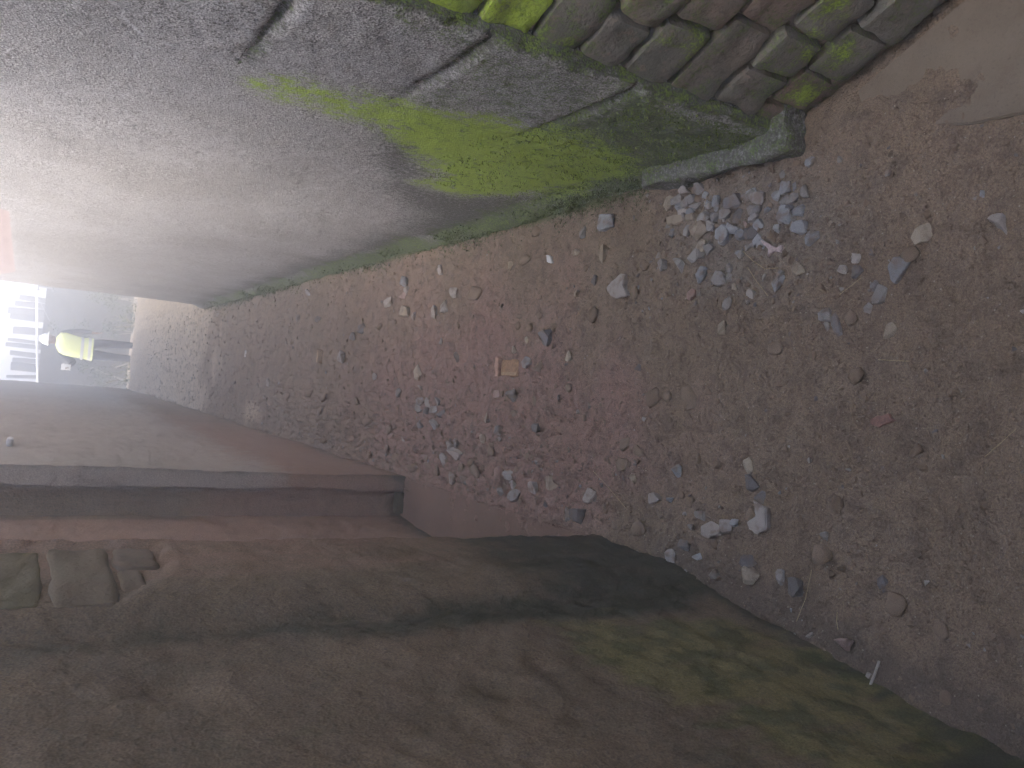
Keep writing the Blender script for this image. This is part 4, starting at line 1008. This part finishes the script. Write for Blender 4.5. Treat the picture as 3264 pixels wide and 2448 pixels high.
put_flat('mortar_chip', [(0.59, 1.906), (0.591, 1.875), (0.586, 1.816), (0.584, 1.785), (0.568, 1.778), (0.563, 1.813), (0.561, 1.857), (0.566, 1.892)], 0.010, STONE_MATS['t'], 'long flat pale mortar chip in the crushed stone scatter', 'mortar chip')
M_PINK = mat_plain('pink_plastic', (0.62, 0.50, 0.50), 0.6, 0.4, 120); M_RAG = mat_plain('faded_red_rag', (0.30, 0.165, 0.135), 0.85, 0.5, 60)
M_ORANGE = mat_plain('orange_card', (0.38, 0.23, 0.125), 0.7, 0.45, 90); M_WHITE = mat_plain('white_scrap', (0.75, 0.75, 0.78), 0.6, 0.1); M_WOOD = mat_plain('tan_wood', (0.46, 0.33, 0.2), 0.8, 0.3, 80)
put_flat('plastic_scrap', [(0.469, 1.508), (0.456, 1.48), (0.442, 1.46), (0.45, 1.446), (0.432, 1.443), (0.438, 1.46), (0.426, 1.485), (0.442, 1.483)], 0.004, M_PINK, 'crumpled pale pink plastic scrap beside the crushed stones', 'plastic scrap', 0.15)
put_flat('rag', [(0.026, 1.177), (0.039, 1.132), (0.023, 1.12), (0.006, 1.152), (0.013, 1.175)], 0.003, M_RAG, 'faded red rag half buried in the soil near the camera', 'rag')
# crushed orange packet: box with an open, raised far flap
pk = empty('crushed_packet', (0.122, 2.80, float(ground_z(0.122, 2.8)) + 0.004)); tag(pk, 'crushed orange brown packet lying in the middle of the path', 'packet')
me, p = lumpy_box(-0.034, 0.034, -0.075, 0.055, -0.004, 0.010, 7, 0.006, 0.004, 61, 30); link('body', me, M_ORANGE, pk)
me, p = lumpy_box(-0.037, 0.037, 0.058, 0.085, 0.0, 0.024, 5, 0.005, 0.005, 62, 40); link('flap', me, mat_plain('pale_packet_end', (0.55, 0.36, 0.27), 0.7, 0.3, 90), pk)
me, p = lumpy_box(-0.030, -0.018, -0.070, 0.05, 0.009, 0.0125, 4, 0.001, 0.001, 63, 40); link('stripe', me, M_WOOD, pk)
put_flat('paper_scrap', [(0.551, 2.587), (0.548, 2.564), (0.519, 2.559), (0.522, 2.582)], 0.008, M_WHITE, 'tiny bright white scrap near the mossy wall', 'scrap', 0.3)
me, p = lumpy_box(-0.042, 0.042, -0.012, 0.012, -0.01, 0.030, 5, 0.004, 0.003, 64, 40)
o = link('wood_block', me, M_WOOD); o.location = (0.168, 5.22, float(ground_z(0.168, 5.22))); tag(o, 'small tan wood block standing upright on the far path', 'wood block')
me, p = lumpy_box(-0.032, 0.032, -0.006, 0.006, -0.005, 0.012, 3, 0.003, 0.002, 65, 40)
o = link('paper_scrap', me, M_WHITE); o.location = (0.195, 7.36, float(ground_z(0.195, 7.36)) + 0.004); tag(o, 'thin white sliver on the far path beyond the wood block', 'scrap')
# stick and straws
def on_ground(pts, lift): return [(x, y, float(ground_z(x, y)) + l) for (x, y), l in zip(pts, lift)]
st_ = [(-0.501, 1.100), (-0.53, 1.103), (-0.555, 1.104), (-0.58, 1.106)]
tag(link('stick', tube(on_ground(st_, (0.008, 0.013, 0.02, 0.028)), [0.0028, 0.0032, 0.003, 0.0024], 7), M_STICK), 'pale peeled stick leaning on the foot of the near left wall', 'stick')
M_STRAW = mat_plain('dry_straw', (0.46, 0.37, 0.22), 0.8, 0.2)
for pts, lab in (([(0.454, 1.587), (0.417, 1.53), (0.394, 1.497), (0.393, 1.455)], 'curved dry straw below the crushed stone scatter'), ([(0.404, 1.56), (0.365, 1.522), (0.323, 1.482)], 'straight dry straw running down from the crushed stone scatter'),
                 ([(0.631, 1.735), (0.59, 1.75), (0.554, 1.77)], 'straw lying across the stones at the foot of the plinth'), ([(0.025, 0.842), (-0.005, 0.87), (-0.034, 0.903)], 'dry straw on the smooth soil closest to the camera'),
                 ([(0.313, 1.267), (0.33, 1.24), (0.349, 1.217)], 'short straw between the stones near the concrete slab'), ([(0.161, 1.173), (0.158, 1.13), (0.156, 1.084)], 'short straw on the near middle of the path'),
                 ([(-0.346, 1.295), (-0.42, 1.31), (-0.479, 1.329)], 'straw pointing at the near left wall beside the large dark rock'), ([(-0.427, 1.22), (-0.446, 1.215), (-0.466, 1.213)], 'tiny straw close to the upright brick shard'),
                 ([(-0.215, 2.178), (-0.25, 2.099), (-0.311, 1.991)], 'long thin straw on the reddish soil by the recess')):
    tag(link('straw', tube(on_ground(pts, [0.006, 0.010, 0.008, 0.006]), 0.0009, 5), M_STRAW), lab, 'straw')

# ---------------------------------------------------------------- gravel, grit and moss that nobody could count
def scatter(name, n, place, size, mats, label, cat, seed):
    r = np.random.default_rng(seed)
    base = [stone_mesh(r, int(r.integers(7, 11)), bevel=0.0) for _ in range(6)]
    shp = []
    for b in base:
        co = np.empty(len(b.vertices) * 3, np.float32); b.vertices.foreach_get('co', co); shp.append((co.reshape(-1, 3), [list(p.vertices) for p in b.polygons]))
    V, Fc, mi, off = [], [], [], 0
    pts = place(r, n); zz = ground_z(pts[:, 0], pts[:, 1])
    for (x, y), z0 in zip(pts, zz):
        co, fs = shp[int(r.integers(6))]; s = size(r, x, y); th = r.uniform(0, 6.28); a = r.uniform(0.6, 1.3)
        p = co * np.array([s, s * a, s * 0.65]); c_, s_ = math.cos(th), math.sin(th)
        V.append(np.c_[p[:, 0] * c_ - p[:, 1] * s_ + x, p[:, 0] * s_ + p[:, 1] * c_ + y, p[:, 2] + z0 + s * 0.12])
        mm = int(r.choice(len(mats), p=[w for _, w in mats]))
        for f in fs: Fc.append([i + off for i in f]); mi.append(mm)
        off += len(co)
    me = mesh(np.vstack(V), Fc)
    for mt, _ in mats: me.materials.append(mt)
    me.polygons.foreach_set('material_index', np.array(mi, np.int32))
    for b in base: bpy.data.meshes.remove(b)
    o = bpy.data.objects.new(name, me); COL.objects.link(o); return tag(o, label, cat, kind='stuff')

def place_grit(r, n):
    out = []
    while len(out) < n:
        y = 0.75 * math.exp(r.uniform(0, math.log(14 / 0.75))); x = r.uniform(left_edge(y) + 0.01, 0.71)
        pr = 0.10
        if 1.15 < y < 2.1 and x > 0.28: pr = 0.75
        if 1.9 < y < 9 and x < 0.05: pr = 0.30 + 0.35 * float(x < -0.15)
        if y < 1.95 and x < -0.15: pr = 0.22
        if y > 4: pr = max(pr, 0.25)
        if r.uniform() < pr: out.append((x, y))
    return np.array(out)
SM = STONE_MATS
scatter('gravel', 2600, place_grit, lambda r, x, y: min(0.013, 0.0025 + 0.0022 * r.exponential() + 0.0010 * y * r.uniform(0.3, 1.0)), [(SM['n'], 0.85), (SM['g'], 0.08), (SM['d'], 0.05), (SM['b'], 0.02)], 'fine gravel and crumbs of soil spread over the path', 'gravel', 5)
scatter('grit', 3200, place_grit, lambda r, x, y: 0.0014 + 0.0012 * r.exponential() + 0.0003 * y, [(SM['n'], 0.95), (SM['g'], 0.05)], 'fine grit scattered over the trodden soil', 'grit', 6)

def moss_mat(name, a, b_):
    n = NT(name); f = n.noise(60, 3, 0.6); return n.done(n.mix(n.ss(f, 0.35, 0.65), a, b_), 0.85)
def tufts(name, B, nn, L, mat, label, seed):
    """many short bent strands, rooted at B"""
    r = np.random.default_rng(seed); n = len(B)
    d = np.array(nn, float) + r.normal(size=(n, 3)) * 0.55; d[:, 2] += 0.35; d /= np.linalg.norm(d, axis=1)[:, None]
    sd_ = np.cross(d, r.normal(size=(n, 3))); sd_ /= np.linalg.norm(sd_, axis=1)[:, None] + 1e-9
    L = L[:, None]; w = L * r.uniform(0.12, 0.25, (n, 1)); zz = np.array([[0, 0, 1.0]])
    V = np.stack([B - sd_ * w, B + sd_ * w, B + d * L * 0.6 + sd_ * w * 0.7 - zz * L * 0.1, B + d * L - zz * L * 0.35], 1).reshape(-1, 3)
    i = np.arange(n)[:, None] * 4; Fc = np.concatenate([i + [[0, 1, 2]], i + [[0, 2, 3]]])
    o = link(name, mesh(V, Fc), mat, smooth=False); return tag(o, label, 'moss', kind='stuff')
r = np.random.default_rng(81)
y = 2.0 * np.exp(r.uniform(0, math.log(9.4 / 2.0), 14000)); y = y[(vnoise(y * 3.0, 0.3, 0.1, 4) > -0.25) | (r.uniform(size=len(y)) < 0.2)][:9000]
h_ = np.abs(r.normal(size=len(y))) * 0.035
x = 0.73 - 0.03 * (1 - np.minimum(1, h_ / 0.1)) - np.where(h_ < 0.02, r.exponential(size=len(y)) * 0.018, 0)
tufts('moss_fringe', np.c_[x, y, h_ + 0.008], (-0.9, 0, 0.3), 0.006 + 0.0022 * y * r.uniform(0.3, 1.0, len(y)), moss_mat('moss_strands', (0.06, 0.09, 0.025), (0.12, 0.16, 0.05)), 'fringe of green moss along the foot of the right wall', 81)
y, z = r.uniform(1.45, 2.6, 40000), r.uniform(0.02, 0.6, 40000)
pr = 0.9 * polymask(y, z, DARKM, 0.08) + 0.4 * polymask(y, z, BRIGHT, 0.05)
k = (r.uniform(size=len(y)) < pr) & (vnoise(y * 30, z * 30, 0.1, 9) > -0.2); y, z = y[k][:7000], z[k][:7000]
tufts('wall_moss', np.c_[np.where(y < 1.9, 0.708, 0.726), y, z], (-1, 0, -0.2), r.uniform(0.003, 0.008, len(y)), moss_mat('short_moss', (0.10, 0.15, 0.025), (0.26, 0.36, 0.045)), 'short ragged moss growing low on the grooved corner', 82)

def weed(loc, h, n, seed, label):
    r = np.random.default_rng(seed); root = empty('weed', loc); tag(root, label, 'weed', 'weeds on the slope beyond the crest')
    V, Fc, S, SF = [], [], [], []
    for k in range(n):
        a = r.uniform(0, 6.28); L = h * r.uniform(0.5, 1.0); tip = np.array([math.cos(a) * L * 0.45, math.sin(a) * L * 0.45, L])
        i = len(S); w_ = np.array([-math.sin(a), math.cos(a), 0]) * 0.004; S += [-w_, w_, tip + w_ * 0.4, tip - w_ * 0.4]; SF.append((i, i + 1, i + 2, i + 3))
        for q in range(7):
            p = tip * (0.3 + 0.7 * q / 6); d = r.normal(size=3); d[2] = abs(d[2]) * 0.4; d /= np.linalg.norm(d); ll = h * r.uniform(0.12, 0.22)
            sd_ = np.cross(d, [0, 0, 1.0]); sd_ /= np.linalg.norm(sd_) + 1e-6
            i = len(V); V += [p, p + d * ll * 0.5 + sd_ * ll * 0.22, p + d * ll, p + d * ll * 0.5 - sd_ * ll * 0.22]; Fc.append((i, i + 1, i + 2, i + 3))
    link('stem', mesh(S, SF), M_STRAW, root, smooth=False); link('leaves', mesh(V, Fc), M_WEED, root, smooth=False)
M_WEED = moss_mat('weed_leaves', (0.06, 0.09, 0.03), (0.11, 0.14, 0.05))
for x, y, h_, lab in ((-0.22, 17.4, 0.42, 'leafy weed at the foot of the far left wall end'), (-0.02, 18.3, 0.5, 'leafy weed just left of the person in the vest'), (0.85, 18.6, 0.55, 'leafy weed to the right of the person in the vest'), (1.15, 17.6, 0.4, 'low weed beside the far low greenish wall')):
    weed((x, y, float(ground_z(x, y)) - 0.01), h_, 16, int(100 * y), lab)

def shrub(loc, rad, h, n, seed, label):
    r = np.random.default_rng(seed); root = empty('shrub', loc); tag(root, label, 'shrub', 'shrubs against the far wall')
    c = r.normal(size=(14, 3)) * [rad * 0.45, 0.12, h * 0.22] + [0, 0, h * 0.55]
    p = c[r.integers(0, 14, n)] + r.normal(size=(n, 3)) * 0.07; p[:, 2] = np.clip(p[:, 2], 0.02, None)
    d = r.normal(size=(n, 3)); d /= np.linalg.norm(d, axis=1)[:, None]; e = np.cross(d, r.normal(size=(n, 3))); e /= np.linalg.norm(e, axis=1)[:, None]
    L = r.uniform(0.04, 0.08, (n, 1)); V = np.stack([p, p + d * L * 0.5 + e * L * 0.28, p + d * L, p + d * L * 0.5 - e * L * 0.28], 1).reshape(-1, 3)
    link('leaves', mesh(V, np.arange(4 * n).reshape(-1, 4)), M_SHRUB, root, smooth=False)
    for q in range(3):
        link('stem', tube([(0.03 * q - 0.03, 0, 0), tuple(c[q] * [0.5, 0.5, 0.6]), tuple(c[q])], [0.012, 0.009, 0.004], 5), M_STICK, root)
M_SHRUB = moss_mat('dark_shrub_leaves', (0.025, 0.04, 0.02), (0.06, 0.085, 0.035))
for x, y, rad, h_, lab in ((-0.35, 19.8, 0.45, 1.15, 'dark shrub against the far wall left of the person'), (0.75, 20.4, 0.4, 1.35, 'tall dark shrub just right of the person against the far wall'), (1.45, 20.0, 0.5, 1.0, 'broad dark shrub at the right end of the far wall')):
    shrub((x, y, float(ground_z(x, y)) - 0.02), rad, h_, 700, int(10 * y + 100 * abs(x)), lab)

# ---------------------------------------------------------------- unseen house added behind the camera to darken the near alley
me, p = lumpy_box(-4.0, 4.0, -6.0, -2.6, -0.2, 4.6, 8, 0.05, 0.02, 12); add_attr(me, moss=0.0, dmoss=0.0, stain=0.1, pale=0.0, brick=0.0)
tag(link('house', me, M_RC), 'unseen tall grey house added behind the camera to shade the near alley', 'house')

# ---------------------------------------------------------------- added air veil in place of lens glare
hz_ = bpy.data.meshes.new('lens_haze'); bm = bmesh.new(); bmesh.ops.create_cube(bm, size=1.0)
for v in bm.verts: v.co = (v.co.x * 84, v.co.y * 84, -1.8 + (v.co.z + 0.5) * 7.0)
bm.to_mesh(hz_); bm.free()
hm = bpy.data.materials.new('lens_haze'); hm.use_nodes = True; ht = hm.node_tree; ht.nodes.clear()
ho = ht.nodes.new('ShaderNodeOutputMaterial'); pv = ht.nodes.new('ShaderNodeVolumePrincipled')
pv.inputs['Color'].default_value = (0.94, 0.96, 1.0, 1); pv.inputs['Density'].default_value = LENS_HAZE_D; pv.inputs['Anisotropy'].default_value = 0.2
ht.links.new(pv.outputs[0], ho.inputs['Volume']); hz_.materials.append(hm)
tag(link('lens_haze', hz_, None, smooth=False), 'pale veil of air added to stand in for lens glare', 'lens_haze', kind='stuff')
